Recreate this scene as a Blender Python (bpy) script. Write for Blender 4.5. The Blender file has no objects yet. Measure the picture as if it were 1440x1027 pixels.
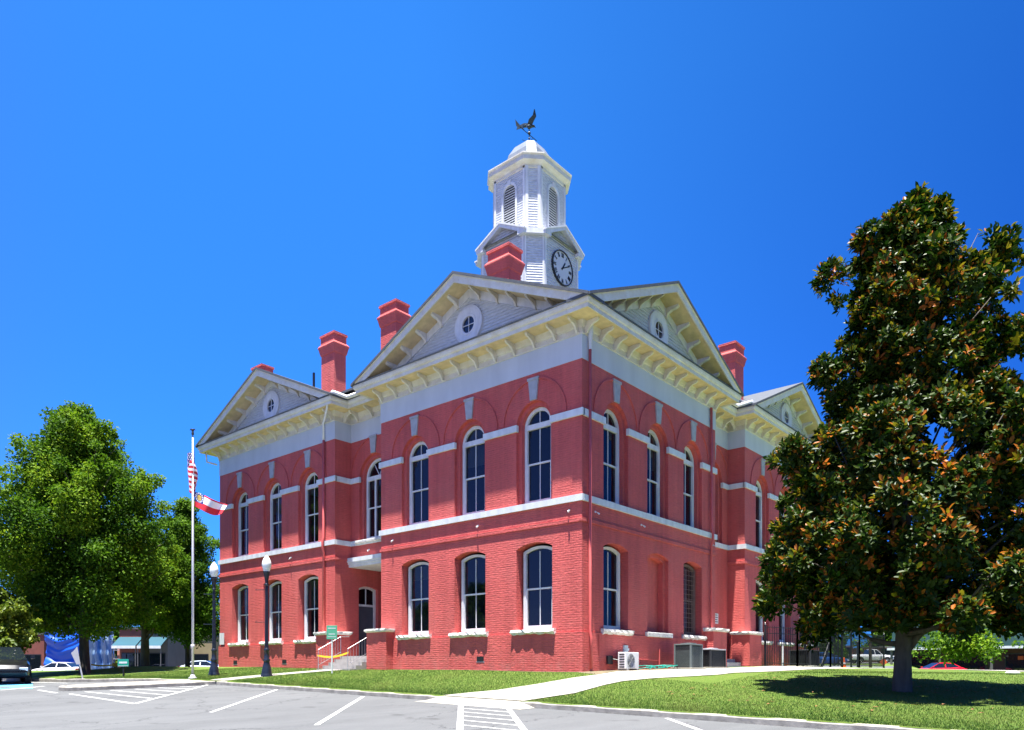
import bpy, math, random
import numpy as np
from mathutils import Vector, Matrix
PI = math.pi
rnd = random.Random(7)
scene = bpy.context.scene
COL = scene.collection

# ------------------------------------------------------------------ camera
FPX, YAW, HORY, CX, CY = 1062.17, 0.7058, 943.25, 14.176, -20.136
cd = bpy.data.cameras.new("camera")
cam = bpy.data.objects.new("camera", cd); COL.objects.link(cam)
cam.location = (CX, CY, 0.0)
cam.rotation_euler = (PI / 2, 0, YAW)
cd.sensor_width = 36.0
cd.lens = FPX / 1440 * 36
cd.shift_y = (HORY - 513.5) / 1440
cd.clip_end = 3000
scene.camera = cam
# ------------------------------------------------------------------ sun and sky
SUNDIR = Vector((0.0716, -0.157, 1.0)).normalized()
ELEV = math.asin(SUNDIR.z); ROT = math.atan2(SUNDIR.x, SUNDIR.y)
EXPOSURE = 1.75
sl = bpy.data.lights.new("sun", 'SUN'); sl.energy = 5.0; sl.angle = math.radians(0.53); sl.color = (1.0, 0.965, 0.90)
so = bpy.data.objects.new("sun", sl); COL.objects.link(so)
so.rotation_euler = (-SUNDIR).to_track_quat('-Z', 'Y').to_euler()
so.location = (0, 0, 40)
w = bpy.data.worlds.new("World"); scene.world = w; w.use_nodes = True
nt = w.node_tree; nt.nodes.clear()
N = nt.nodes.new; Lk = nt.links.new
out = N("ShaderNodeOutputWorld"); bg = N("ShaderNodeBackground"); bg.inputs['Strength'].default_value = 0.11
sky = N("ShaderNodeTexSky"); sky.sky_type = 'NISHITA'; sky.sun_disc = False
sky.sun_elevation = ELEV; sky.sun_rotation = ROT; sky.altitude = 0; sky.air_density = 1.0; sky.dust_density = 0.25; sky.ozone_density = 3.0
# the clear sky deepens towards the east (right) and overhead
tc = N("ShaderNodeTexCoord"); dot = N("ShaderNodeVectorMath"); dot.operation = 'DOT_PRODUCT'
dot.inputs[1].default_value = (math.cos(YAW), math.sin(YAW), 0.0)
Lk(tc.outputs['Generated'], dot.inputs[0])
mr = N("ShaderNodeMapRange"); mr.inputs['From Min'].default_value = -0.1; mr.inputs['From Max'].default_value = 0.62
Lk(dot.outputs['Value'], mr.inputs['Value'])
tint = N("ShaderNodeMix"); tint.data_type = 'RGBA'
tint.inputs[6].default_value = (0.108, 0.420, 0.81, 1); tint.inputs[7].default_value = (0.026, 0.165, 0.455, 1)
Lk(mr.outputs['Result'], tint.inputs[0])
# paler and weaker sky overhead (round the high sun) and behind the camera
sp_ = N("ShaderNodeSeparateXYZ"); Lk(tc.outputs['Generated'], sp_.inputs[0])
m1 = N("ShaderNodeMapRange"); m1.interpolation_type = 'SMOOTHSTEP'; m1.inputs['From Min'].default_value = .70; m1.inputs['From Max'].default_value = .95; Lk(sp_.outputs[2], m1.inputs['Value'])
dt2 = N("ShaderNodeVectorMath"); dt2.operation = 'DOT_PRODUCT'; dt2.inputs[1].default_value = (-.35, -.94, 0.0); Lk(tc.outputs['Generated'], dt2.inputs[0])
m2 = N("ShaderNodeMapRange"); m2.interpolation_type = 'SMOOTHSTEP'; m2.inputs['From Min'].default_value = -.1; m2.inputs['From Max'].default_value = .6; Lk(dt2.outputs['Value'], m2.inputs['Value'])
mxm = N("ShaderNodeMath"); mxm.operation = 'MAXIMUM'; Lk(m1.outputs[0], mxm.inputs[0]); Lk(m2.outputs[0], mxm.inputs[1])
tint2 = N("ShaderNodeMix"); tint2.data_type = 'RGBA'; Lk(mxm.outputs[0], tint2.inputs[0]); Lk(tint.outputs[2], tint2.inputs[6]); tint2.inputs[7].default_value = (.205, .31, .60, 1)
mul = N("ShaderNodeMix"); mul.data_type = 'RGBA'; mul.blend_type = 'MULTIPLY'; mul.inputs[0].default_value = 1.0
Lk(sky.outputs['Color'], mul.inputs[6]); hz = N("ShaderNodeMapRange"); hz.inputs['From Min'].default_value = .05; hz.inputs['From Max'].default_value = .62; Lk(sp_.outputs[2], hz.inputs['Value'])
hm = N("ShaderNodeMix"); hm.data_type = 'RGBA'; Lk(hz.outputs[0], hm.inputs[0]); hm.inputs[6].default_value = (.70, .66, .95, 1); hm.inputs[7].default_value = (1.06, 1.05, 1.0, 1)
mul2 = N("ShaderNodeMix"); mul2.data_type = 'RGBA'; mul2.blend_type = 'MULTIPLY'; mul2.inputs[0].default_value = 1.0
Lk(tint2.outputs[2], mul2.inputs[6]); Lk(hm.outputs[2], mul2.inputs[7]); Lk(mul2.outputs[2], mul.inputs[7])
Lk(mul.outputs[2], bg.inputs['Color']); Lk(bg.outputs[0], out.inputs['Surface'])
scene.view_settings.view_transform = 'Standard'; scene.view_settings.look = 'None'
scene.view_settings.exposure = EXPOSURE; scene.view_settings.gamma = 1.0
scene.render.engine = 'CYCLES'
scene.cycles.max_bounces = 6; scene.cycles.diffuse_bounces = 2; scene.cycles.transparent_max_bounces = 8
scene.cycles.use_denoising = True

# ------------------------------------------------------------------ materials
def nodes(m):
    m.use_nodes = True
    n = m.node_tree; n.nodes.clear()
    o = n.nodes.new("ShaderNodeOutputMaterial"); b = n.nodes.new("ShaderNodeBsdfPrincipled")
    n.links.new(b.outputs[0], o.inputs['Surface'])
    return n, b, o
def noise(n, scale, detail=4, vec=None, rough=.55):
    t = n.nodes.new("ShaderNodeTexNoise"); t.inputs['Scale'].default_value = scale; t.inputs['Detail'].default_value = detail
    t.inputs['Roughness'].default_value = rough
    if vec is not None: n.links.new(vec, t.inputs['Vector'])
    return t
def pos(n, sc=(1, 1, 1)):
    g = n.nodes.new("ShaderNodeNewGeometry"); m = n.nodes.new("ShaderNodeMapping"); m.inputs['Scale'].default_value = sc
    n.links.new(g.outputs['Position'], m.inputs['Vector']); return m.outputs['Vector']
def ramp(n, src, c0, c1, p0=.3, p1=.7):
    r = n.nodes.new("ShaderNodeValToRGB"); r.color_ramp.elements[0].position = p0; r.color_ramp.elements[1].position = p1
    r.color_ramp.elements[0].color = (*c0, 1); r.color_ramp.elements[1].color = (*c1, 1)
    n.links.new(src, r.inputs['Fac']); return r.outputs['Color']
def mixc(n, fac, a, b, mode='MIX'):
    m = n.nodes.new("ShaderNodeMix"); m.data_type = 'RGBA'; m.blend_type = mode
    for sock, v in ((0, fac), (6, a), (7, b)):
        if isinstance(v, (int, float)): m.inputs[sock].default_value = v
        elif isinstance(v, tuple): m.inputs[sock].default_value = (*v, 1)
        else: n.links.new(v, m.inputs[sock])
    return m.outputs[2]
def bump(n, b, h, strength=.5, dist=.02):
    k = n.nodes.new("ShaderNodeBump"); k.inputs['Strength'].default_value = strength; k.inputs['Distance'].default_value = dist
    n.links.new(h, k.inputs['Height']); n.links.new(k.outputs['Normal'], b.inputs['Normal']); return k
def sc(c, k): return tuple(min(1, x * k) for x in c)
def M(name, col, rough=.6, var=.12, vs=2.0, bmp=0, bs=30, spec=.4, metal=0, vsc=(1, 1, 1), bd=.01):
    m = bpy.data.materials.new(name); n, b, o = nodes(m)
    v = pos(n, vsc); t = noise(n, vs, 5, v)
    n.links.new(ramp(n, t.outputs['Fac'], sc(col, 1 - var), sc(col, 1 + var)), b.inputs['Base Color'])
    b.inputs['Roughness'].default_value = rough; b.inputs['Metallic'].default_value = metal
    b.inputs['Specular IOR Level'].default_value = spec
    if bmp: bump(n, b, noise(n, bs, 3, v).outputs['Fac'], bmp, bd)
    return m
def brick_mat(name, col, strength=.9):
    m = bpy.data.materials.new(name); n, b, o = nodes(m)
    g = n.nodes.new("ShaderNodeNewGeometry"); s = n.nodes.new("ShaderNodeSeparateXYZ"); n.links.new(g.outputs['Position'], s.inputs[0])
    a = n.nodes.new("ShaderNodeMath"); a.operation = 'ADD'; n.links.new(s.outputs[0], a.inputs[0]); n.links.new(s.outputs[1], a.inputs[1])
    wob = noise(n, 1.3, 2, g.outputs['Position']); wm = n.nodes.new("ShaderNodeMath"); wm.operation = 'MULTIPLY_ADD'
    n.links.new(wob.outputs['Fac'], wm.inputs[0]); wm.inputs[1].default_value = .03; n.links.new(s.outputs[2], wm.inputs[2])
    c = n.nodes.new("ShaderNodeCombineXYZ"); n.links.new(a.outputs[0], c.inputs[0]); n.links.new(wm.outputs[0], c.inputs[1])
    bt = n.nodes.new("ShaderNodeTexBrick"); n.links.new(c.outputs[0], bt.inputs['Vector'])
    bt.inputs['Scale'].default_value = 1; bt.inputs['Brick Width'].default_value = .22; bt.inputs['Row Height'].default_value = .076
    bt.inputs['Mortar Size'].default_value = .011; bt.inputs['Mortar Smooth'].default_value = .6; bt.inputs['Bias'].default_value = 0
    bt.inputs['Color1'].default_value = (.62, .62, .62, 1); bt.inputs['Color2'].default_value = (1, 1, 1, 1); bt.inputs['Mortar'].default_value = (0, 0, 0, 1)
    mp = n.nodes.new("ShaderNodeMapping"); mp.inputs['Scale'].default_value = (5, 16, 1); n.links.new(c.outputs[0], mp.inputs[0])
    nz = noise(n, 1.0, 4, mp.outputs[0], .65)
    big = noise(n, .55, 4, g.outputs['Position'])
    bc = ramp(n, big.outputs['Fac'], sc(col, .86), sc(col, 1.1), .3, .7)
    fin = noise(n, 1.0, 2, mp.outputs[0]); 
    strk = noise(n, 1.0, 5, pos(n, (2.6, 2.6, .16)), .7)
    bc = mixc(n, 1.0, bc, ramp(n, strk.outputs['Fac'], (.74, .72, .74), (1.08, 1.10, 1.10), .30, .60), 'MULTIPLY')
    fade = ramp(n, noise(n, .35, 5, g.outputs['Position'], .7).outputs['Fac'], (0, 0, 0), (.35, .35, .35), .48, .66)
    bc = mixc(n, fade, bc, (.66, .21, .18))
    bc2 = mixc(n, .35, bc, ramp(n, nz.outputs['Fac'], sc(col, .72), sc(col, 1.2), .3, .7))
    # a pale, washed band and splashes low on the wall
    mz = n.nodes.new("ShaderNodeMapRange"); mz.inputs['From Min'].default_value = .75; mz.inputs['From Max'].default_value = -.1
    n.links.new(s.outputs[2], mz.inputs['Value']); mm = n.nodes.new("ShaderNodeMath"); mm.operation = 'MULTIPLY'
    n.links.new(mz.outputs[0], mm.inputs[0]); n.links.new(ramp(n, noise(n, 3, 5, g.outputs['Position']).outputs['Fac'], (0, 0, 0), (.55, .55, .55), .45, .75), mm.inputs[1])
    n.links.new(mixc(n, mm.outputs[0], bc2, (.44, .2, .17)), b.inputs['Base Color'])
    hsum = n.nodes.new("ShaderNodeMath"); hsum.operation = 'MULTIPLY_ADD'; hsum.inputs[1].default_value = 1.9
    n.links.new(nz.outputs['Fac'], hsum.inputs[0])
    rb = n.nodes.new("ShaderNodeRGBToBW"); n.links.new(bt.outputs['Color'], rb.inputs[0]); n.links.new(rb.outputs[0], hsum.inputs[2])
    bump(n, b, hsum.outputs[0], strength, .012)
    b.inputs['Roughness'].default_value = .62; b.inputs['Specular IOR Level'].default_value = .3
    return m
RED = (.62, .112, .100)
m_brick = brick_mat("painted_brick", RED)
m_brickflat = brick_mat("smooth_painted_brick", RED, .35)
m_trim = M("white_trim_paint", (.70, .71, .72), .5, .13, 4, .2, 20, vsc=(1, 1, .35))
m_cream = None
def cream_mat():
    m = bpy.data.materials.new("aged_cream_paint"); n, b, o = nodes(m)
    v = pos(n); t = noise(n, 2.2, 6, v, .7); t2 = noise(n, 14, 4, v, .7)
    base = ramp(n, t.outputs['Fac'], (.66, .60, .47), (.76, .74, .68), .35, .65)
    fl = ramp(n, t2.outputs['Fac'], (1, 1, 1), (0, 0, 0), .27, .36)
    n.links.new(mixc(n, fl, base, (.28, .21, .15)), b.inputs['Base Color'])
    b.inputs['Roughness'].default_value = .6; bump(n, b, t2.outputs['Fac'], .3, .008); return m
m_cream = cream_mat()
m_soffit = M("bounce_tinted_soffit_paint", (.70, .55, .31), .7, .16, 3, .2, 12)  # the yellow of light bounced up from the ground is put into this colour
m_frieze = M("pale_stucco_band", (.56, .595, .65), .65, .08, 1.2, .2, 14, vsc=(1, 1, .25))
m_key = M("weathered_keystone", (.40, .40, .43), .7, .14, 5, .3, 20)
m_stone = M("rough_white_stone", (.68, .65, .61), .8, .22, 7, .8, 9, bd=.04)
m_roof = M("dark_roof_shingle", (.085, .095, .11), .8, .25, 4, .5, 12, vsc=(1, 4, 4))
m_rmetal = M("grey_roof_metal", (.30, .33, .36), .4, .1, 2, metal=.5)
m_gutter = M("white_gutter_metal", (.8, .8, .8), .3, .03)
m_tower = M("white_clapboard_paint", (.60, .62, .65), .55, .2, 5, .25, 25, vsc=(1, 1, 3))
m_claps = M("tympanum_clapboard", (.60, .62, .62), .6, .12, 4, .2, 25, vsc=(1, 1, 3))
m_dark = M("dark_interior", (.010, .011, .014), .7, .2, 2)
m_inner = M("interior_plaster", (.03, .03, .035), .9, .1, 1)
m_black = M("black_iron_paint", (.010, .012, .016), .35, .2, 8, spec=.5)
m_lampblk = M("dark_navy_iron_paint", (.012, .017, .030), .35, .2, 8, spec=.5)
m_steel = M("brushed_steel", (.55, .56, .58), .35, .06, 6, metal=.7)
m_galv = M("galvanised_pole", (.52, .53, .55), .45, .08, 6, metal=.3)
m_door = M("slate_grey_door_paint", (.075, .085, .11), .4, .08, 3)
m_conc = M("pale_concrete", (.335, .315, .265), .85, .16, 1.6, .3, 30)
m_stepc = M("grey_step_concrete", (.36, .34, .32), .85, .14, 3, .3, 30)
def glass_mat(name, tr=.35, base=(.004, .006, .012)):
    m = bpy.data.materials.new(name); n, b, o = nodes(m)
    b.inputs['Base Color'].default_value = (*base, 1); b.inputs['Roughness'].default_value = .03; b.inputs['IOR'].default_value = 1.52
    b.inputs['Specular IOR Level'].default_value = .75
    w_ = noise(n, 1.1, 2, pos(n)); bump(n, b, w_.outputs['Fac'], .12, .02)
    tb = n.nodes.new("ShaderNodeBsdfTransparent"); tb.inputs[0].default_value = (.55, .6, .62, 1)
    mx = n.nodes.new("ShaderNodeMixShader"); mx.inputs[0].default_value = tr
    n.links.new(b.outputs[0], mx.inputs[1]); n.links.new(tb.outputs[0], mx.inputs[2]); n.links.new(mx.outputs[0], o.inputs['Surface'])
    return m
m_glass = glass_mat("window_glass")

# ------------------------------------------------------------------ mesh helpers
class MB:
    def __init__(s): s.v = []; s.f = []; s.m = []
    def add(s, vs, fs, mi=0):
        o = len(s.v); s.v += [tuple(p) for p in vs]; s.f += [tuple(i + o for i in f) for f in fs]; s.m += [mi] * len(fs)
    def quad(s, a, b, c, d, mi=0): s.add([a, b, c, d], [(0, 1, 2, 3)], mi)
    def poly(s, pts, mi=0): s.add(pts, [tuple(range(len(pts)))], mi)
    def box(s, x0, x1, y0, y1, z0, z1, mi=0, fr=None):
        p = [(x, y, z) for z in (z0, z1) for y in (y0, y1) for x in (x0, x1)]
        if fr: p = [fr(*q) for q in p]
        s.add(p, [(0, 1, 3, 2), (4, 6, 7, 5), (0, 4, 5, 1), (2, 3, 7, 6), (0, 2, 6, 4), (1, 5, 7, 3)], mi)
    def prism(s, pts, n0, n1, fr, mi=0):      # polygon pts (s,z) between depths n0 and n1
        k = len(pts)
        s.add([fr(a, n0, b) for a, b in pts] + [fr(a, n1, b) for a, b in pts],
              [tuple(range(k)), tuple(range(2 * k - 1, k - 1, -1))] + [(i, (i + 1) % k, k + (i + 1) % k, k + i) for i in range(k)], mi)
    def ring(s, A, B, closed=False, mi=0):    # quads between two equal-length point lists
        k = len(A); s.add(list(A) + list(B), [(i, (i + 1) % k, k + (i + 1) % k, k + i) for i in range(k if closed else k - 1)], mi)
    def lathe(s, prof, cx=0, cy=0, seg=16, mi=0, rot=0, sq=None):
        k = len(prof); vs = []
        for j in range(seg):
            a = rot + 2 * PI * j / seg
            for r, z in prof: vs.append((cx + r * math.cos(a), cy + r * math.sin(a), z))
        fs = [(j * k + i, ((j + 1) % seg) * k + i, ((j + 1) % seg) * k + i + 1, j * k + i + 1) for j in range(seg) for i in range(k - 1)]
        s.add(vs, fs, mi)
    def tube(s, pts, r, seg=8, mi=0, cap=True):
        pts = [Vector(p) for p in pts]; rs = r if isinstance(r, (list, tuple)) else [r] * len(pts)
        rings = []; up = None
        for i, p in enumerate(pts):
            t = (pts[min(i + 1, len(pts) - 1)] - pts[max(i - 1, 0)]).normalized()
            if up is None: up = t.orthogonal().normalized()
            else: up = (up - t * up.dot(t)); up = up.normalized() if up.length > 1e-6 else t.orthogonal().normalized()
            q = t.cross(up)
            rings.append([p + (up * math.cos(2 * PI * j / seg) + q * math.sin(2 * PI * j / seg)) * rs[i] for j in range(seg)])
        vs = [v for R in rings for v in R]
        fs = [(i * seg + j, i * seg + (j + 1) % seg, (i + 1) * seg + (j + 1) % seg, (i + 1) * seg + j) for i in range(len(pts) - 1) for j in range(seg)]
        if cap: fs += [tuple(range(seg))[::-1], tuple((len(pts) - 1) * seg + j for j in range(seg))]
        s.add(vs, fs, mi)
    def ball(s, c, r, seg=10, rings=6, mi=0, sx=1, sy=1, sz=1):
        k = rings + 1
        prof = [(max(r * math.sin(PI * i / rings), 1e-4), -r * math.cos(PI * i / rings)) for i in range(k)]
        t = MB(); t.lathe(prof, seg=seg)
        s.add([(c[0] + x * sx, c[1] + y * sy, c[2] + z * sz) for x, y, z in t.v], t.f, mi)
    def build(s, name, mats, parent=None, smooth=False, loc=None, bevel=0):
        me = bpy.data.meshes.new(name); me.from_pydata([tuple(map(float, p)) for p in s.v], [], s.f)
        for m in (mats if isinstance(mats, (list, tuple)) else [mats]): me.materials.append(m)
        if len(me.materials) > 1: me.polygons.foreach_set('material_index', s.m)
        if smooth: me.polygons.foreach_set('use_smooth', [True] * len(me.polygons))
        me.update()
        o = bpy.data.objects.new(name, me); COL.objects.link(o)
        if parent: o.parent = parent
        if loc: o.location = loc
        if bevel:
            b = o.modifiers.new("bevel", 'BEVEL'); b.width = bevel; b.segments = 2; b.limit_method = 'ANGLE'
        return o
def tag(o, label=None, cat=None, group=None, kind=None):
    for k, v in (('label', label), ('category', cat), ('group', group), ('kind', kind)):
        if v: o[k] = v
    return o
def empty(name, loc=(0, 0, 0), rz=0, parent=None):
    o = bpy.data.objects.new(name, None); COL.objects.link(o); o.location = loc; o.rotation_euler = (0, 0, rz); o.empty_display_size = .2
    if parent: o.parent = parent
    return o
def copy_tree(o, parent=None):
    c = o.copy(); COL.objects.link(c); c.parent = parent
    for ch in list(o.children): copy_tree(ch, c)
    return c
def FA(y0): return lambda s, d, z: (s, y0 + d, z)        # wall facing -Y
def FB(x0): return lambda s, d, z: (x0 - d, s, z)        # wall facing +X

# ------------------------------------------------------------------ terrain
def clamp(a, lo, hi): return max(lo, min(hi, a))
def sm(t): t = clamp(t, 0, 1); return t * t * (3 - 2 * t)
def YB(x):
    P = [(-400, -9.6), (-22, -9.4), (-18.6, -8.8), (-15.6, -7.0), (-13.6, -6.35), (-12, -6.3), (400, -6.3)]
    for (a, ya), (b, yb_) in zip(P, P[1:]):
        if x <= b: return ya + (yb_ - ya) * (x - a) / (b - a)
    return -6.3
def HA(x, y):
    X = x if x > -16 else -16 + (max(x, -36) + 16) * .35
    X = min(X, 26)
    return -.6 - .025 * X + .032 * clamp(y, -50, -3.5) - .5 * sm((-x - 40) / 12)
def U0(x, y):
    u = -.04 - .0108 * clamp(x, -23, 0) + .0188 * clamp(y, 0, 13) - .024 * clamp(x, 0, 12) - .02 * clamp(-23 - x, 0, 11)
    D = sm((y - 26) / 12)
    w_ = sm((-x - 3) / 5)
    far = -.7 * (1 - w_) + (.3 + .02 * clamp(y - 55, -30, 50)) * w_
    u = u * (1 - D) + far * D
    return u - .6 * sm((-x - 42) / 10) * (1 - D * .5)
def HL(x, y):
    yb = YB(x); k = HA(x, yb) + .13
    yu = clamp(x * .8, 0, 8) if x > -23 else max(yb + 4.5, -4.5 - 1 * 0)
    if x < -23: yu = 0 + (yb + 6 - 0) * sm((-23 - x) / 3)
    s_ = clamp((y - yb) / (yu - yb), 0, 1); e = 1.25 * s_ - .25 * s_ * s_
    return k + (U0(x, y) - k) * e + .02 * math.sin(x * .9 + 1.3 * math.sin(y * .5)) * min(1, max(0, y - yb) * .5) * .6
def G(x, y): return HL(x, y) if y > YB(x) else HA(x, y)
def at(px, py, H=G, t0=11, t1=110):
    ax, ay = -math.sin(YAW), math.cos(YAW); u = (px - 720) / FPX; z = (HORY - py) / FPX
    dx, dy = ax + u * ay, ay - u * ax
    t = t0
    while t < t1:
        if H(CX + dx * t, CY + dy * t) >= z * t: break
        t += .04
    return CX + dx * t, CY + dy * t, H(CX + dx * t, CY + dy * t)
def ray(px, t):
    ax, ay = -math.sin(YAW), math.cos(YAW); u = (px - 720) / FPX
    return CX + (ax + u * ay) * t, CY + (ay - u * ax) * t
def grid(name, xs, yfun, H, mat, nv, dz=0, smooth=True, skip=None):
    mb = MB(); k = nv
    for x in xs:
        for j in range(k):
            y = yfun(x, j / (k - 1)); mb.v.append((x, y, H(x, y) + dz))
    for i in range(len(xs) - 1):
        for j in range(k - 1):
            mb.f.append((i * k + j, (i + 1) * k + j, (i + 1) * k + j + 1, i * k + j + 1)); mb.m.append(0)
    return tag(mb.build(name, mat, smooth=smooth), kind='structure')
def lin(a, b, n): return [a + (b - a) * i / (n - 1) for i in range(n)]
def drape(name, poly_lr, H, mat, dz, n=40, wn=6):
    """ribbon between two polylines L and R (same length), draped on H"""
    L, R = poly_lr; mb = MB(); rows = []
    for i in range(len(L) - 1):
        for t in lin(0, 1, n)[:(None if i == len(L) - 2 else -1)]:
            rows.append(((L[i][0] + (L[i + 1][0] - L[i][0]) * t, L[i][1] + (L[i + 1][1] - L[i][1]) * t), (R[i][0] + (R[i + 1][0] - R[i][0]) * t, R[i][1] + (R[i + 1][1] - R[i][1]) * t)))
    for a, b in rows:
        for s_ in lin(0, 1, wn):
            x = a[0] + (b[0] - a[0]) * s_; y = a[1] + (b[1] - a[1]) * s_; mb.v.append((x, y, H(x, y) + dz))
    for i in range(len(rows) - 1):
        for j in range(wn - 1):
            mb.f.append((i * wn + j, (i + 1) * wn + j, (i + 1) * wn + j + 1, i * wn + j + 1)); mb.m.append(0)
    return tag(mb.build(name, mat, smooth=True), kind='structure')

# ground materials
def grass_mat():
    m = bpy.data.materials.new("mown_grass"); n, b, o = nodes(m); v = pos(n)
    a = noise(n, .35, 5, v, .6); c = noise(n, 9, 6, v, .75); d = noise(n, 55, 4, v, .8)
    c1 = ramp(n, a.outputs['Fac'], (.112, .168, .026), (.064, .150, .015), .35, .62)
    c2 = mixc(n, .65, c1, ramp(n, c.outputs['Fac'], (.30, .235, .10), (.080, .165, .015), .34, .56))
    n.links.new(mixc(n, .5, c2, ramp(n, d.outputs['Fac'], (.03, .075, .006), (.19, .285, .05), .3, .7)), b.inputs['Base Color'])
    b.inputs['Roughness'].default_value = .9; b.inputs['Specular IOR Level'].default_value = .15
    bump(n, b, d.outputs['Fac'], 1.0, .04); return m
def asphalt_mat():
    m = bpy.data.materials.new("worn_asphalt"); n, b, o = nodes(m); v = pos(n)
    a = noise(n, .25, 5, v, .6); g_ = noise(n, 90, 3, v, .8); h = noise(n, 2.0, 6, pos(n, (1, .25, 1)), .7)
    c1 = ramp(n, a.outputs['Fac'], (.076, .078, .079), (.112, .115, .115), .35, .65)
    c2 = mixc(n, .4, c1, ramp(n, h.outputs['Fac'], (.060, .062, .063), (.138, .142, .142), .3, .7))
    c3 = mixc(n, .45, c2, ramp(n, g_.outputs['Fac'], (.05, .053, .056), (.22, .226, .226), .3, .7))
    # hairline cracks
    vo = n.nodes.new("ShaderNodeTexVoronoi"); vo.feature = 'DISTANCE_TO_EDGE'; vo.inputs['Scale'].default_value = .28
    dn = noise(n, 1.2, 5, v, .7); vm = n.nodes.new("ShaderNodeVectorMath"); vm.operation = 'MULTIPLY_ADD'
    n.links.new(dn.outputs['Color'], vm.inputs[0]); vm.inputs[1].default_value = (1.6, 1.6, 1.6); n.links.new(v, vm.inputs[2]); n.links.new(vm.outputs[0], vo.inputs['Vector'])
    cr = ramp(n, vo.outputs['Distance'], (1, 1, 1), (0, 0, 0), .002, .006)
    msk = mixc(n, 1.0, cr, ramp(n, noise(n, .3, 2, v).outputs['Fac'], (0, 0, 0), (1, 1, 1), .40, .50), 'MULTIPLY')
    oil = ramp(n, noise(n, .9, 3, v, .5).outputs['Fac'], (0, 0, 0), (.55, .55, .55), .66, .72)
    c3 = mixc(n, oil, c3, (.045, .045, .046))
    band_ = ramp(n, noise(n, 1.0, 3, pos(n, (.9, .05, 1)), .6).outputs['Fac'], (.92, .92, .92), (1.04, 1.04, 1.04), .35, .6)
    c3 = mixc(n, 1.0, c3, band_, 'MULTIPLY')
    n.links.new(mixc(n, msk, c3, (.035, .036, .038)), b.inputs['Base Color'])
    b.inputs['Roughness'].default_value = .85; b.inputs['Specular IOR Level'].default_value = .3
    bump(n, b, g_.outputs['Fac'], .6, .01); return m
m_grass = grass_mat(); m_asph = asphalt_mat()
m_paint = bpy.data.materials.new("worn_white_road_paint"); n, b, o = nodes(m_paint); v = pos(n)
n.links.new(mixc(n, ramp(n, noise(n, 26, 6, v, .8).outputs['Fac'], (0, 0, 0), (1, 1, 1), .36, .46), (.15, .152, .15), ramp(n, noise(n, 1.5, 4, v).outputs['Fac'], (.50, .50, .48), (.66, .66, .64), .35, .65)), b.inputs['Base Color']); b.inputs['Roughness'].default_value = .75
m_bluep = M("blue_road_paint", (.10, .42, .62), .7, .2, 6)
m_kerb = M("kerb_concrete", (.30, .28, .24), .85, .35, 3.5, .4, 20)
m_dirt = M("bare_ground", (.16, .13, .075), .95, .25, 2, .5, 12)

xs = sorted(set([round(v, 3) for v in lin(-150, -45, 22) + lin(-45, 30, 151) + lin(30, 150, 25)] + [-18.6, -15.6, -13.6]))
grid("lawn", xs, lambda x, t: YB(x) + (150 - YB(x)) * (t ** 3.2), HL, m_grass, 110)
grid("parking_lot", xs, lambda x, t: YB(x) + .1 - (90) * (t ** 2.5), HA, m_asph, 60)
mb = MB(); mb.quad((-1500, -1500, -3.4), (1500, -1500, -3.4), (1500, 1500, -3.4), (-1500, 1500, -3.4))
tag(mb.build("ground", m_dirt), kind='structure')
# kerbs: a swept section following the lawn edge
def kerb(name, pts, side=1, top=.13, wid=.16):
    mb = MB(); prev = None
    fine = []
    for (a, b) in zip(pts, pts[1:]):
        L_ = math.hypot(b[0] - a[0], b[1] - a[1]); k = max(2, int(L_ / .5))
        for i in range(k): fine.append((a[0] + (b[0] - a[0]) * i / k, a[1] + (b[1] - a[1]) * i / k))
    fine.append(pts[-1])
    rings = []
    for i, p in enumerate(fine):
        a = fine[max(0, i - 1)]; b = fine[min(len(fine) - 1, i + 1)]
        d = Vector((b[0] - a[0], b[1] - a[1])).normalized(); nn = Vector((-d.y, d.x)) * side
        z = HA(*p); j = .006 * math.sin(i * 2.1)
        prof = [(0, -.12), (0, top - .025 + j), (.025, top + j), (wid - .02, top + .006 + j), (wid, top - .01), (wid, -.12)]
        rings.append([(p[0] + nn.x * (o_ - .02), p[1] + nn.y * (o_ - .02), z + h) for o_, h in prof])
    for A, B in zip(rings, rings[1:]): mb.ring(A, B, True)
    mb.poly(rings[0]); mb.poly(rings[-1][::-1])
    return tag(mb.build(name, m_kerb), kind='structure')
kx = lambda a, b: [(x, YB(x)) for x in ([a] + [q for q in (-22, -18.6, -15.6, -13.6) if a < q < b] + [b])]
kerb("kerb", kx(-40, -13.5)); kerb("kerb", kx(-11.6, -.05)); kerb("kerb", kx(2.58, 40))
# island finger with a rounded nose beside the flagpole
IL = [(-13.55, -6.4), (-13.7, -8.8), (-13.35, -10.3)]; IR = [(-11.75, -6.2), (-11.85, -9.9), (-12.0, -10.7)]
nose = [(-12.0, -10.7), (-12.15, -11.0), (-12.45, -11.15), (-12.8, -11.05), (-13.15, -10.75), (-13.35, -10.3)]
kerb("island_kerb", IR + nose[1:-1] + IL[::-1], side=-1)
m_pink = M("pinkish_concrete", (.42, .36, .31), .85, .12, 3, .3, 30)
Hk = lambda x, y: HA(x, y) + .118
drape("island_walk", (IL + [(-12.75, -10.98)], IR + [(-12.4, -11.05)]), Hk, m_pink, 0, 10, 5)

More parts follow.
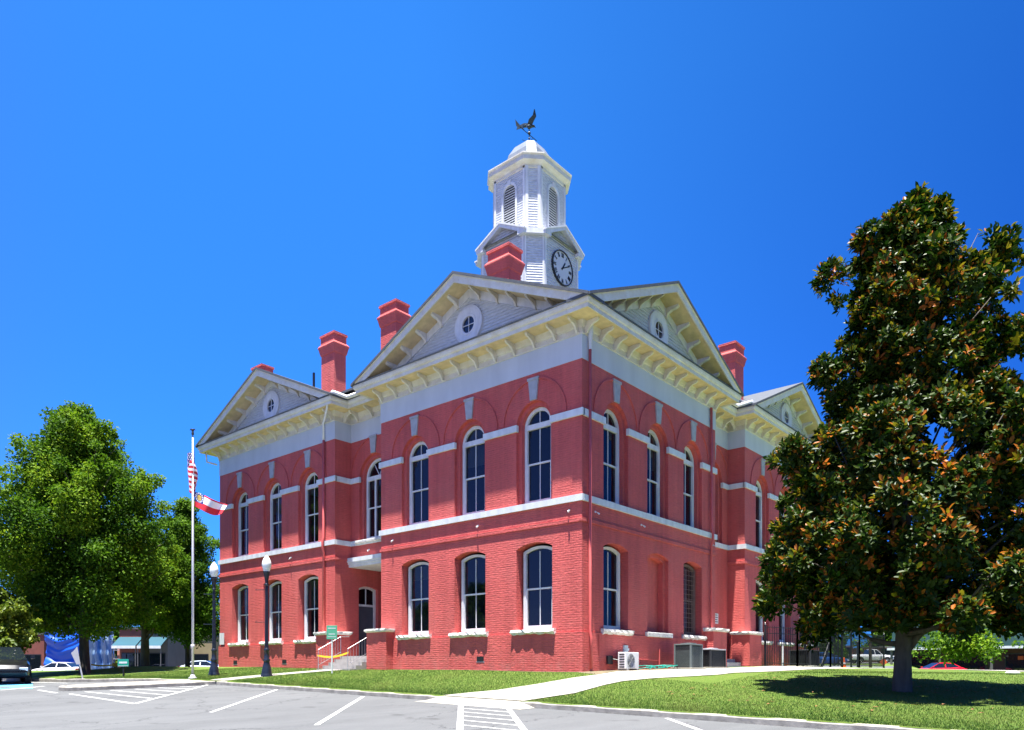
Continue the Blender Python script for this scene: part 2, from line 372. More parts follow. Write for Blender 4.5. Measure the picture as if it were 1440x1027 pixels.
# painted markings
def stripe(a, b, wd=.10, mat=None, name="parking_line"):
    d = Vector((b[0] - a[0], b[1] - a[1])).normalized(); n_ = Vector((-d.y, d.x)) * wd / 2
    return drape(name, ([(a[0] + n_.x, a[1] + n_.y), (b[0] + n_.x, b[1] + n_.y)], [(a[0] - n_.x, a[1] - n_.y), (b[0] - n_.x, b[1] - n_.y)]), HA, mat or m_paint, .006, 12, 2)
stripe((-2.9, -6.6), (2.15, -11.7)); stripe((-7.5, -6.45), (-1.8, -11.7)); stripe((-11.9, -6.45), (-5.45, -11.8))
stripe((-10.6, -11.5), (-5.45, -11.8)); stripe((1.2, -6.85), (6.1, -11.9), .12); stripe((2.75, -6.85), (7.9, -12.1), .12)
stripe((6.6, -6.4), (12.1, -11.9)); stripe((11.4, -6.4), (16.6, -11.6))
for k in range(5):
    t = .14 + k * .165; stripe((-11.9 + 6.45 * t, -6.45 - 5.35 * t), (-11.55 + .3 * t, -6.9 - 4.7 * t - .15), .09)
for k in range(7):
    t = .35 + k * .62; stripe((.9 + t * .985, -6.5 - t), (2.4 + t * .985, -6.5 - t), .07)
a1 = at(0, 961, HA); a2 = at(46, 962, HA); a3 = at(46, 968.5, HA); a4 = at(0, 969.5, HA)
drape("blue_marking", ([a1[:2], a2[:2]], [a4[:2], a3[:2]]), HA, m_bluep, .006, 8, 3)
stripe(at(0, 959, HA)[:2], at(95, 961, HA)[:2], .12); stripe(at(0, 971, HA)[:2], at(62, 965.5, HA)[:2], .12)
stripe(at(54, 971, HA)[:2], at(80, 975, HA)[:2], .1)
# walkways
def pth(name, L, R, dz=.02): return drape(name, (L, R), HL, m_conc, dz, 14, 6)
Lp = [at(619, 981)[:2], at(720, 966)[:2], at(800, 953)[:2], at(872, 947.3)[:2], (1.5, 6.5), (1.15, 12.2), (1.6, 14.3)]
Rp = [at(733, 988)[:2], at(800, 974)[:2], at(880, 962.5)[:2], at(960, 955.5)[:2], at(1040, 949)[:2], (5.0, 13.0), (5.2, 16.0)]
Lp = [(-.03, -6.26), (.70, -4.95), (.84, -3.4), (.80, -1.6), (.9, -.5), (.95, 3.5), (1.0, 8.0), (1.1, 12.0), (1.2, 15.0)]
Rp = [(2.72, -6.26), (3.0, -4.6), (2.6, -2.6), (2.5, -1.5), (2.75, -.1), (3.7, 2.2), (4.1, 6.0), (4.3, 10.5), (5.0, 12.8)]
pth("walkway", Lp, Rp)
pth("walkway", [(1.2, 15.0), (3.2, 16.8), (9, 20)], [(4.6, 12.6), (6.2, 14.2), (12.6, 17)])
pth("walkway", [(-12.3, -6.2), (-12.15, -3), (-12.2, -.9)], [(-11.3, -6.2), (-11.1, -3), (-10.95, -.9)])
tag(drape("kerb_ramp", ([(-.5, -6.85), (-.5, -6.31)], [(3.1, -6.85), (3.1, -6.31)]), lambda x, y: HA(x, y) + .006 + .125 * clamp((y + 6.85) / .5, 0, 1) * clamp(min(x + .5, 3.1 - x) / .45, 0, 1), m_conc, 0, 8, 33), kind='structure')
tag(drape("kerb_ramp", ([(-.06, -6.32), (-.06, -6.16)], [(2.60, -6.32), (2.60, -6.16)]), lambda x, y: HA(x, -6.3) + .134 + .05 * (y + 6.3), m_conc, 0, 3, 6), kind='structure')
m_joint = M("walk_joint", (.10, .09, .075), .9, .2, 8)
for k in range(11):
    t = (k + .6) / 11 * 5; i = min(int(t), 4); f_ = t - i
    la = (Lp[i][0] + (Lp[i + 1][0] - Lp[i][0]) * f_ + .03, Lp[i][1] + (Lp[i + 1][1] - Lp[i][1]) * f_); ra = (Rp[i][0] + (Rp[i + 1][0] - Rp[i][0]) * f_ - .03, Rp[i][1] + (Rp[i + 1][1] - Rp[i][1]) * f_)
    drape("walk_joint", ([la, (la[0], la[1] + .014)], [ra, (ra[0], ra[1] + .014)]), HL, m_joint, .0245, 2, 12)
# gravel/dirt strip along the foot of the right wall
drape("mulch_strip", ([(.0, -.25), (.0, 9.7)], [(.8, -.35), (.95, 9.7)]), HL, m_dirt, .008, 24, 3)
drape("mulch_strip", ([(-9.2, -.16), (.0, -.16)], [(-9.2, .05), (.0, .05)]), HL, m_dirt, .008, 24, 3)
# far streets
drape("road", ([(-92, -40), (-92, 60)], [(-58, -40), (-58, 60)]), HL, m_asph, .04, 40, 10)
drape("road", ([(-60, 68), (60, 68)], [(-60, 50), (60, 50)]), HL, m_asph, .04, 60, 8)
drape("road", ([(-60, 100), (10, 100)], [(-60, 86), (10, 86)]), HL, m_asph, .04, 40, 8)
# ------------------------------------------------------------------ courthouse
CH = empty("courthouse", (0, 0, 0))
tag(CH, "two storey red painted brick courthouse with white cornices, pediments and clock tower", "courthouse")
W1, X2, X3, RA = -10.05, -13.17, -23.04, .88        # front: near pavilion, recess, far pavilion
B1, B2, B3, RB = 9.74, 12.76, 22.5, .82
PLAN = [(0, 0), (W1, 0), (W1, RA), (X2, RA), (X2, 0), (X3, 0), (X3, B3), (0, B3), (0, B2), (-RB, B2), (-RB, B1), (0, B1)]
BT, BB, FB_, FT = 5.74, 5.53, 10.15, 10.97
def arch(c, hw, spring, rise, n=16):
    """outline points left->right over the opening"""
    if rise >= hw * .95: return [(c - hw * math.cos(PI * i / n), spring + rise * math.sin(PI * i / n)) for i in range(n + 1)]
    R = (hw * hw + rise * rise) / (2 * rise); a0 = math.asin(hw / R)
    return [(c + R * math.sin(-a0 + 2 * a0 * i / n), spring + rise - R + R * math.cos(-a0 + 2 * a0 * i / n)) for i in range(n + 1)]
def outline(o, dh=0.0, zb=None):
    zb = o['zb'] if zb is None else zb
    r = o['rise']; hw = o['hw'] - dh
    rr = r - dh if r >= o['hw'] * .95 else r * hw / o['hw']
    a = arch(o['c'], hw, o['sp'] - (0 if r >= o['hw'] * .95 else dh * .6), rr)
    return [(o['c'] - hw, zb)] + a + [(o['c'] + hw, zb)]
def wall(mb, fr, s0, s1, z0, z1, ops):
    cur = s0
    for o in sorted(ops, key=lambda q: q['c']):
        l, r = o['c'] - o['hw'], o['c'] + o['hw']
        if l > cur: mb.quad(fr(cur, 0, z0), fr(l, 0, z0), fr(l, 0, z1), fr(cur, 0, z1))
        if o['zb'] > z0: mb.quad(fr(l, 0, z0), fr(r, 0, z0), fr(r, 0, o['zb']), fr(l, 0, o['zb']))
        A = arch(o['c'], o['hw'], o['sp'], o['rise'])
        for (a, za), (b, zb) in zip(A, A[1:]): mb.quad(fr(a, 0, za), fr(b, 0, zb), fr(b, 0, z1), fr(a, 0, z1))
        O = outline(o)
        if o.get('step'):
            d1 = o['step']; dh = o['dh']
            mb.ring([fr(a, 0, b) for a, b in O], [fr(a, d1, b) for a, b in O])
            I = outline(o, dh)
            mb.ring([fr(a, d1, b) for a, b in O], [fr(a, d1, b) for a, b in I])
            mb.ring([fr(a, d1, b) for a, b in I], [fr(a, .42, b) for a, b in I])
        else:
            mb.ring([fr(a, 0, b) for a, b in O], [fr(a, o.get('dep', .42), b) for a, b in O])
        mb.quad(fr(l, 0, o['zb']), fr(r, 0, o['zb']), fr(r, .42, o['zb']), fr(l, .42, o['zb']))
        cur = r
    if s1 > cur: mb.quad(fr(cur, 0, z0), fr(s1, 0, z0), fr(s1, 0, z1), fr(cur, 0, z1))
def band(mb, fr, s0, s1, z0, z1, pr, miter0=0, miter1=0, mi=0):
    a0, a1 = s0 - miter0, s1 + miter1
    mb.box(a0, a1, -pr, .01, z0, z1, mi, fr)
glo = lambda c, hw=.785: dict(c=c, hw=hw, zb=1.40, sp=4.20, rise=.18, kind='g')
ghi = lambda c, hw=.785: dict(c=c, hw=hw, zb=5.70, sp=8.44, rise=hw, kind='u', step=.13, dh=.15)
m_sash = m_trim
m_blind = M('yellowed_blind', (.35, .33, .27), .8, .1, 4)
BLIND = {-21.04: 3.3, -15.17: 2.9, -18.1: 2.0, -8.0: 3.6, 7.72: 3.0}
def window(fr, o, glassm=None, sill=True, frame_m=None):
    up = o['kind'] == 'u'; g0 = .16 if up else .10
    fm = frame_m or m_trim
    base = outline(o, g0 - (.0 if up else .0)); zb = o['zb'] + (.03 if up else .0)
    d = .27
    O = outline(o, g0, zb); I = outline(o, g0 + .11, zb + .16)
    mb = MB()
    P = lambda pts, dd: [fr(a, dd, b) for a, b in pts]
    mb.ring(P(O, d), P(I, d + .0)); mb.ring(P(I, d), P(I, d + .09)); mb.ring(P(O, d), P(O, d + .12))
    c, hw = o['c'], o['hw'] - g0 - .11
    # bottom rail
    mb.box(c - hw - .11, c + hw + .11, d - .004, d + .1, zb, zb + .16, 0, fr)
    top = (o['sp'] + o['rise'] - g0 - .11) if up else (o['sp'] + o['rise'] * .8 - g0 - .11)
    zt = o['sp'] - .02 if up else top
    zm = (zb + .16 + zt) / 2 + (0 if up else -.02)
    mb.box(c - hw, c + hw, d + .03, d + .1, zm - .025, zm + .03, 0, fr)
    if up: mb.box(c - hw - .02, c + hw + .02, d + .004, d + .1, zt - .06, zt + .12, 0, fr)
    if up and o['hw'] > .8:                        # fanlight of the bay window
        for an in (PI * .32, PI * .68):
            cs, sn = math.cos(an), math.sin(an); q = (-sn * .012, cs * .012)
            mb.prism([(c + q[0], zt + .1 + q[1]), (c - q[0], zt + .1 - q[1]), (c - q[0] + cs * hw, zt + .1 - q[1] + sn * hw), (c + q[0] + cs * hw, zt + .1 + q[1] + sn * hw)], d + .05, d + .09, fr)
        for k in (-.34, .34): mb.box(c + k * hw - .045, c + k * hw + .045, d + .02, d + .1, zb + .1, zt, 0, fr)
    elif up or not o.get('nomull'):
        mb.box(c - .014, c + .014, d + .06, d + .095, zm + .02, top - .01, 0, fr)
        mb.box(c - .014, c + .014, d + .07, d + .105, zb + .15, zm - .02, 0, fr)
    # lower sash stiles stand forward
    for q in (-1, 1): mb.box(c + q * hw - (.035 if q > 0 else 0), c + q * hw + (0 if q > 0 else .035), d + .02, d + .09, zb + .14, zm, 0, fr)
    fo = mb.build("window_frame", fm, CH)
    gb = MB()
    G1 = outline(o, g0 + .10, zb + .15)
    gb.poly(P(G1, d + .085)); gb.build("glass_pane", glassm or m_glass, fo)
    if o.get('blind'):
        q = MB(); zb2 = o['blind']; q.quad(fr(c - hw, d + .16, zb2), fr(c + hw, d + .16, zb2), fr(c + hw, d + .16, top), fr(c - hw, d + .16, top)); q.build("roller_blind", m_blind, fo)
    if sill and not up:
        sb = MB(); n = 14; l, r = c - .95, c + .95; rr = random.Random(int(c * 100))
        T = [fr(l + (r - l) * i / n, .12, 1.42) for i in range(n + 1)]
        Fq = [(l + (r - l) * i / n, -.11 - rr.random() * .05, 1.405) for i in range(n + 1)]
        Fm = [(a, -.13 - rr.random() * .05, 1.33 - rr.random() * .04) for a, _, _ in Fq]
        Fb = [(a, -.07 - rr.random() * .04, 1.26 - rr.random() * .05) for a, _, _ in Fq]
        Bb = [fr(a, .12, 1.24) for a, _, _ in Fq]
        sb.ring(T, [fr(*q) for q in Fq]); sb.ring([fr(*q) for q in Fq], [fr(*q) for q in Fm]); sb.ring([fr(*q) for q in Fm], [fr(*q) for q in Fb]); sb.ring([fr(*q) for q in Fb], Bb)
        for k in (0, n): sb.poly([T[k], fr(*Fq[k]), fr(*Fm[k]), fr(*Fb[k]), Bb[k]])
        sb.build("window_sill", m_stone, fo)
    return fo
def keystone(fr, c, hw, par):
    mb = MB(); z0, z1 = 8.44 + hw - .0, 9.98 + (hw - .785)
    f = [(c - .14, z0 + .02), (c + .14, z0 + .02), (c + .22, z1), (c - .22, z1)]
    mb.prism(f, -.055, .02, fr); mb.prism([(c - .24, z1 - .07), (c + .24, z1 - .07), (c + .25, z1 + .02), (c - .25, z1 + .02)], -.075, .0, fr)
    mb.build("keystone", m_key, par)
def hood(mb, fr, c, hw):                            # slim raised hood mould round each upper arch
    for (r0, r1, p) in ((hw + .555, hw + .61, .04),):
        n = 22
        A = [(c - r0 * math.cos(PI * i / n), 8.60 + r0 * math.sin(PI * i / n)) for i in range(n + 1)]
        B = [(c - r1 * math.cos(PI * i / n), 8.60 + r1 * math.sin(PI * i / n)) for i in range(n + 1)]
        mb.ring([fr(a, -p, b) for a, b in A], [fr(a, -p, b) for a, b in B]); mb.ring([fr(a, 0, b) for a, b in A], [fr(a, -p, b) for a, b in A])
        mb.ring([fr(a, 0, b) for a, b in B], [fr(a, -p, b) for a, b in B])
wb = MB(); belt = MB(); imp = MB(); fz = MB(); base = MB()
def facade(fr, s0, s1, cs, e0, e1, lows=None, hwu=.785, z0=-.9, skiplow=False):
    """e0,e1: +1 the band returns round an outside corner there, -1 butts into an inner corner"""
    cs = sorted(cs); lows = [glo(c) for c in cs] if lows is None else lows
    ups = [ghi(c, hwu) for c in cs]
    if not skiplow: wall(wb, fr, s0, s1, z0, BB, lows)
    wall(wb, fr, s0, s1, BB, FB_, ups)
    for c in cs: hood(wb, fr, c, hwu)
    q = .07
    belt.prism([(s0 - q * e0, BB), (s1 + q * e1, BB), (s1 + q * e1, BT), (s0 - q * e0, BT)], -q, .0, fr)
    # brick string course below the belt and water table
    if not skiplow:
        for za, zb_, p in ((4.86, 4.98, .045), (1.16, 1.26, .05)):
            wb.prism([(s0 - p * max(e0, 0), za), (s1 + p * max(e1, 0), za), (s1 + p * max(e1, 0), zb_), (s0 - p * max(e0, 0), zb_)], -p, 0, fr)
        wb.prism([(s0 - .05 * max(e0, 0), z0), (s1 + .05 * max(e1, 0), z0), (s1 + .05 * max(e1, 0), 1.16), (s0 - .05 * max(e0, 0), 1.16)], -.05, 0, fr)
    # impost band between the upper windows
    xsx = [s0 - q * max(e0, 0)] + [v for c in cs for v in (c - hwu, c + hwu)] + [s1 + q * max(e1, 0)]
    for a, b in zip(xsx[::2], xsx[1::2]):
        ea = .06 if a != xsx[0] else 0; eb = .06 if b != xsx[-1] else 0
        imp.prism([(a - ea, 8.30), (b + eb, 8.30), (b + eb, 8.53), (a - ea, 8.53)], -q, .05, fr)
    fz.prism([(s0 - .02 * max(e0, 0), FB_), (s1 + .02 * max(e1, 0), FB_), (s1 + .02 * max(e1, 0), FT), (s0 - .02 * max(e0, 0), FT)], -.02, .0, fr)
    return lows, ups
fA, fAr = FA(0), FA(RA); fBn, fBr = FB(0), FB(-RB)
CA, CL = [-2.0, -5.03, -8.0], [-15.17, -18.1, -21.04]
CBn, CBf = [2.04, 4.92, 7.72], [14.78, 17.62, 20.46]
jobs = [(fA, W1, 0, CA, 1, 1), (fA, X3, X2, CL, 1, 1), (fBn, 0, B1, CBn, 1, 1), (fBn, B2, B3, CBf, 1, 1)]
for fr, s0, s1, cs, e0, e1 in jobs:
    lo, up = facade(fr, s0, s1, cs, 0 if fr is fBn and s0 == 0 else e0, e1)
    if fr is fBn and s0 == 0:
        fo = window(fr, lo[0]); 
        o = lo[1]; bb = MB(); I = outline(o, .17, o['zb'] - .05)                 # bricked-up opening
        Oo = outline(o, 0, o['zb'] - .05)
        bb.ring([fr(a, .14, b) for a, b in Oo], [fr(a, .14, b) for a, b in I]); bb.ring([fr(a, .14, b) for a, b in I], [fr(a, .36, b) for a, b in I]); bb.poly([fr(a, .36, b) for a, b in I])
        bo = bb.build("bricked_up_opening", m_brickflat, CH)
        mm_ = MB(); 
        s_ = MB(); s_.box(4.92 - .93, 4.92 + .93, -.13, .1, 1.24, 1.41, 0, fr); s_.build("window_sill", m_stone, bo, bevel=.02)
        gw = window(fr, lo[2], glassm=m_glass, frame_m=M("brown_grille_paint", (.16, .11, .10), .6, .2, 4)); gw['label'] = "brown framed window behind a metal grille"
        gr = MB()
        for k in range(9): gr.box(7.72 - .6 + k * .15 - .008, 7.72 - .6 + k * .15 + .008, .2, .216, 1.5, 4.1, 0, fr)
        for k in range(14): gr.box(7.72 - .62, 7.72 + .62, .19, .2, 1.55 + k * .19, 1.562 + k * .19, 0, fr)
        gr.build("grille", M("rusty_grille", (.20, .12, .10), .7, .2, 8), gw)
    else:
        for o in lo:
            if o['c'] in BLIND: o['blind'] = BLIND[o['c']]
            window(fr, o)
    for o in up:
        if o['c'] in (-18.1, -5.03, 4.92): o['blind'] = 7.6
        f = window(fr, o); keystone(fr, o['c'], .785, f)
# recess bays: upper walls with one wide arched window each
_, up = facade(fAr, X2, W1, [-11.61], -.0, -.0, hwu=.98, skiplow=True)
f = window(fAr, up[0]); keystone(fAr, -11.61, .98, f)
_, up = facade(fBr, B1, B2, [11.25], 0, 0, hwu=.94, skiplow=True)
f = window(fBr, up[0]); keystone(fBr, 11.25, .94, f)
# return walls of the recesses, running deep at porch level
def ret(fr, s0, s1, e, deep):
    wall(wb, fr, s0, s1, BB, FB_, []); wall(wb, fr, s0, s1 + deep, -.9, BB, [])
    belt.prism([(s0, BB), (s1, BB), (s1, BT), (s0, BT)], -.07, 0, fr)
    imp.prism([(s0, 8.30), (s1, 8.30), (s1, 8.53), (s0, 8.53)], -.07, 0, fr)
    fz.prism([(s0 + .0, FB_), (s1, FB_), (s1, FT), (s0 + .0, FT)], -.02, 0, fr)
    wb.prism([(s0 + .0, 4.86), (s1, 4.86), (s1, 4.98), (s0 + .0, 4.98)], -.045, 0, fr)
DP = 3.6
# left pavilion side wall with the entrance door in it (faces +X)
fS = FB(X2)
door = dict(c=1.85, hw=.55, zb=.63, sp=3.72, rise=.12, kind='g')
wall(wb, fS, 0, RA, BB, FB_, []); wall(wb, fS, 0, RA + DP, -.9, BB, [door])
for lst, a, b, p in ((belt, BB, BT, .07), (imp, 8.30, 8.53, .07), (fz, FB_, FT, .02), (wb, 4.86, 4.98, .045)):
    lst.prism([(0, a), (RA, a), (RA, b), (0, b)], -p, 0, fS)
# near pavilion side (faces -X) and the two returns on the right-hand front
fM = lambda s, d, z: (W1 + d, s, z); ret(fM, 0, RA, 1, DP)
fR = FA(B2)                                                    # faces -Y, sunlit
wall(wb, fR, -RB, 0, BB, FB_, []); wall(wb, fR, -RB - 2.5, 0, -.9, BB, [])
for lst, a, b, p in ((belt, BB, BT, .07), (imp, 8.30, 8.53, .07), (fz, FB_, FT, .02), (wb, 4.86, 4.98, .045)):
    lst.prism([(-RB, a), (0, a), (0, b), (-RB, b)], -p, 0, fR)
fQ = lambda s, d, z: (s, B1 - d, z)                            # faces +Y
wall(wb, fQ, -RB, 0, BB, FB_, []); wall(wb, fQ, -RB - 2.5, 0, -.9, BB, [])
# back walls of the porches and plain rear walls
wb.quad((X2, RA + DP, -.9), (W1, RA + DP, -.9), (W1, RA + DP, BB), (X2, RA + DP, BB))
for (a, b) in (((X3, 0), (X3, B3)), ((X3, B3), (0, B3))):
    wb.quad((*a, -.9), (*b, -.9), (*b, FB_), (*a, FB_)); fz.quad((a[0] * 1.001, a[1] * 1.001, FB_), (b[0] * 1.001, b[1] * 1.001, FB_), (b[0] * 1.001, b[1] * 1.001, FT), (a[0] * 1.001, a[1] * 1.001, FT))
wb.build("wall", m_brick, CH); belt.build("belt_course", m_trim, CH); 
for i in range(0, len(imp.v), 8):
    q = MB(); q.add(imp.v[i:i + 8], [tuple(k - i for k in f) for f in imp.f if i <= f[0] < i + 8]); q.build("impost_band", m_trim, CH)
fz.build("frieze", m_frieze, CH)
# interior: dark rooms behind the glass, floor between the storeys
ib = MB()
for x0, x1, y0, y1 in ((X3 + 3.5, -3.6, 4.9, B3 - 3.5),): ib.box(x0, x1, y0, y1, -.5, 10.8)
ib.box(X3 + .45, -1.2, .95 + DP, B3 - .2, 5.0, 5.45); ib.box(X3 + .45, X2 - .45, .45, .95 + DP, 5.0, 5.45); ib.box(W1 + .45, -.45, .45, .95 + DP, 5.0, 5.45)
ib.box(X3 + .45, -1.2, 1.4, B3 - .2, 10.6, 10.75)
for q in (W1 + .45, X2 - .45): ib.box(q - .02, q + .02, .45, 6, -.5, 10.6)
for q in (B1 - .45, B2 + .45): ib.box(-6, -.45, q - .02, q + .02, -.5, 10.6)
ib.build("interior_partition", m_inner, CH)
# chandelier lamps seen through the near front window
m_bulb = bpy.data.materials.new("lit_bulb"); n, b, o_ = nodes(m_bulb); b.inputs['Base Color'].default_value = (1, .5, .15, 1)
b.inputs['Emission Color'].default_value = (1.0, .45, .12, 1); b.inputs['Emission Strength'].default_value = 2.2
che = MB(); che.tube([(-2.15, 2.0, 5.0), (-2.15, 2.0, 3.95)], .012, 6)
for a in range(3):
    x, y = -2.15 + .26 * math.cos(a * 2.1 + .4), 2.0 + .26 * math.sin(a * 2.1 + .4); che.tube([(-2.15, 2.0, 3.85), (x, y, 3.7), (x, y, 3.82)], .01, 6)
cho = che.build("chandelier", M("brass", (.35, .22, .06), .4, .1, 3, metal=.8), CH)
for a in range(3):
    bl = MB(); bl.ball((-2.15 + .26 * math.cos(a * 2.1 + .4), 2.0 + .26 * math.sin(a * 2.1 + .4), 3.87 + (a == 1) * .12), .05, 8, 6); bl.build("bulb", m_bulb, cho, smooth=True)

# cornice: section swept round the plan with mitred corners
def offset(plan, d):
    k = len(plan); res = []
    for i in range(k):
        p0, p1, p2 = Vector(plan[i - 1]), Vector(plan[i]), Vector(plan[(i + 1) % k])
        a = (p1 - p0).normalized(); b = (p2 - p1).normalized()
        na = Vector((-a.y, a.x)) ; nb = Vector((-b.y, b.x))
        s_ = -1 if AREA > 0 else 1
        na, nb = na * s_, nb * s_
        m_ = (na + nb); m_ = m_ / m_.dot(na) * 1.0
        res.append((p1.x + m_.x * d, p1.y + m_.y * d))
    return res
AREA = sum(PLAN[i - 1][0] * PLAN[i][1] - PLAN[i][0] * PLAN[i - 1][1] for i in range(len(PLAN)))
def sweep(name, prof, mat, par=CH):
    mb = MB(); rings = [[(x, y, z) for x, y in offset(PLAN, o_)] for o_, z in prof]
    for A, B in zip(rings, rings[1:]): mb.ring(A, B, True)
    return mb.build(name, mat, par)
OH = .76
sweep("cornice_bed_mould", [(.0, 10.94), (.055, 10.94), (.055, 10.99), (.03, 11.0), (.03, 11.16), (.07, 11.18), (.10, 11.30), (.12, 11.36)], m_cream)
sweep("soffit", [(.0, 11.355), (OH - .06, 11.38)], m_soffit)
sweep("fascia", [(OH - .10, 11.385), (OH - .06, 11.34), (OH - .02, 11.34), (OH - .02, 11.47), (OH + .02, 11.49), (OH + .05, 11.58), (OH + .05, 11.66), (OH - .02, 11.67)], m_cream)
sweep("cornice_roof_edge", [(OH + .04, 11.655), (OH + .08, 11.655), (OH + .085, 11.70), (OH - .3, 11.83), (-.15, 12.02)], m_roof)
# brackets
def bracket_mesh():
    mb = MB(); pr = [(0, .40), (.56, .40), (.56, .33), (.50, .28), (.36, .25), (.24, .18), (.17, .08), (.12, 0), (0, 0)]
    mb.prism([(a, b) for a, b in pr], -.036, .036, lambda s, d, z: (d, -s, z))
    return mb
b0 = bracket_mesh().build("bracket", m_cream, CH); b0.location = (-.35, 0, 10.97)
def br(x, y, z, rz, tilt=0, sx=1):
    o = b0.copy(); COL.objects.link(o); o.parent = CH; o.location = (x, y, z); o.rotation_euler = (0, 0, rz); o.scale = (1, 1, sx); return o
for i in range(12): br(-.14 - i * .889, 0, 10.97, 0) if i else setattr(b0, 'location', (-.14, 0, 10.97))
for i in range(12): br(X2 - .14 - i * .872, 0, 10.97, 0)
for i in range(12): br(0, .14 + i * .86, 10.97, PI / 2)
for i in range(11): br(0, B2 + .14 + i * .86, 10.97, PI / 2)
for i in range(3): br(W1 - .55 - i * 1.0, RA, 10.97, 0)
for i in range(3): br(-RB, B1 + .5 + i * .95, 10.97, PI / 2)
br(-.45, B2, 10.97, 0); br(X2, .45, 10.97, PI / 2)

# pediments
ZL, SL = 11.70, .446
def pediment(fr, c, half, rot):
    hw = half + .83; za = ZL + SL * hw
    f = MB(); d0, d1 = -.84, -.79
    cut = .36 / SL
    f.prism([(c - hw, ZL + .01), (c - hw + cut, ZL + .01), (c, za - .36), (c, za)], d0, d1, fr)
    f.prism([(c, za), (c, za - .36), (c + hw - cut, ZL + .01), (c + hw, ZL + .01)], d0, d1, fr)
    f.prism([(c - hw + .0, ZL + .02), (c - hw + .2, ZL + .02), (c, za - .09), (c, za)], d0 - .035, d0, fr)     # crown mould
    f.prism([(c, za), (c, za - .09), (c + hw - .2, ZL + .02), (c + hw, ZL + .02)], d0 - .035, d0, fr)
    fo = f.build("rake_board", m_cream, CH)
    s_ = MB()
    for sg in (-1, 1):
        A = [(c, za - .30), (c + sg * (hw - .68), ZL + .005)]
        s_.quad(fr(A[0][0], d1 + .0, A[0][1]), fr(A[1][0], d1 + .0, A[1][1]), fr(A[1][0], .02, A[1][1]), fr(A[0][0], .02, A[0][1]))
    s_.build("rake_soffit", m_soffit, fo)
    t = MB()                                                     # frieze board under the raking soffit
    for sg in (-1, 1):
        t.prism([(c, za - .29), (c, za - .62), (c + sg * (hw - 1.40), ZL + .04), (c + sg * (hw - .66), ZL + .04)], -.07, .0, fr)
    t.build("rake_frieze", m_trim, fo)
    l = MB(); z = ZL - .05; h = .115                               # lapped boards
    while z < za - .5:
        z2 = min(z + h, za - .42); k1 = (za - .42 - z) / SL; k2 = (za - .42 - z2) / SL
        l.quad(fr(c - k1, -.028, z), fr(c + k1, -.028, z), fr(c + k2, -.006, z2), fr(c - k2, -.006, z2))
        l.quad(fr(c - k1, 0, z), fr(c + k1, 0, z), fr(c + k1, -.028, z), fr(c - k1, -.028, z)); z = z2
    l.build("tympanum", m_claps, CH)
    # round window
    oc = MB(); cz = 12.70; R0, R1 = .69, .30; n_ = 36
    for (ra, rb_, da, db) in ((R0, R0, 0, -.10), (R0, .60, -.10, -.12), (.60, .40, -.12, -.09), (.40, .38, -.09, -.11), (.38, R1, -.11, -.10), (R1, R1, -.10, -.02)):
        oc.ring([fr(c + ra * math.cos(2 * PI * i / n_), da, cz + ra * math.sin(2 * PI * i / n_)) for i in range(n_)], [fr(c + rb_ * math.cos(2 * PI * i / n_), db, cz + rb_ * math.sin(2 * PI * i / n_)) for i in range(n_)], True)
    oc.box(c - .014, c + .014, -.06, -.04, cz - R1, cz + R1, 0, fr); oc.box(c - R1, c + R1, -.062, -.042, cz - .014, cz + .014, 0, fr)
    oo = oc.build("round_window", m_trim, CH)
    gl = MB(); gl.poly([fr(c + R1 * math.cos(2 * PI * i / n_), -.032, cz + R1 * math.sin(2 * PI * i / n_)) for i in range(n_)]); gl.build("glass_pane", m_glass0, oo)
    # raking brackets
    for sg in (-1, 1):
        for i in range(6):
            s0 = .55 + i * .86
            zt = za - .30 - SL * s0
            if zt - .3 < ZL: continue
            b_ = MB(); pr = [(0, 0), (-.60, 0), (-.60, -.06), (-.48, -.11), (-.30, -.14), (-.16, -.22), (-.10, -.34), (0, -.34)]
            P = [fr(c + sg * (s0 + e), dd, zt - SL * (e) + zz) for e in (-.045, .045) for dd, zz in pr]; k = len(pr)
            b_.add(P, [tuple(range(k)), tuple(range(2 * k - 1, k - 1, -1))] + [(j, (j + 1) % k, k + (j + 1) % k, k + j) for j in range(k)])
            b_.build("bracket", m_cream, fo)
m_glass0 = glass_mat("round_window_glass", 0.0, (.006, .012, .03))
pediment(fA, W1 / 2, -W1 / 2, 0); pediment(fA, (X2 + X3) / 2, (X2 - X3) / 2, 0); pediment(fBn, B1 / 2, B1 / 2, 1); pediment(fBn, (B2 + B3) / 2, (B3 - B2) / 2, 1)
# roof slabs (cross-gabled pavilions, hipped centre)
rf = MB()
def slab(fr, c, half, deep, lim_l, lim_r):
    hw = half + .86; za = ZL + SL * hw + .02; T = .10
    for sg, lim in ((-1, lim_l), (1, lim_r)):
        for (a, b, h) in ((-.90, .0, hw), (.0, deep, lim)):
            s1 = c + sg * h; z1 = za - SL * h
            rf.prism([(c, za), (c, za - T), (s1, z1 - T), (s1, z1)], a, b, fr)
slab(fA, W1 / 2, -W1 / 2, B3 + .4, 5.6, -W1 / 2 + .0); slab(fA, (X2 + X3) / 2, (X2 - X3) / 2, B3 + .4, (X2 - X3) / 2, 5.6)
slab(fBn, B1 / 2, B1 / 2, -X3, B1 / 2, 5.6); slab(fBn, (B2 + B3) / 2, (B3 - B2) / 2, -X3, 5.6, (B3 - B2) / 2)
x0, x1, y0, y1 = X3 + .1, -.3, .30, B3 - .2; e = 5.2; zt = 11.75 + .446 * e
hp = [(x0, y0, 11.75), (x1, y0, 11.75), (x1, y1, 11.75), (x0, y1, 11.75)]; tp = [(x0 + e, y0 + e, zt), (x1 - e, y0 + e, zt), (x1 - e, y1 - e, zt), (x0 + e, y1 - e, zt)]
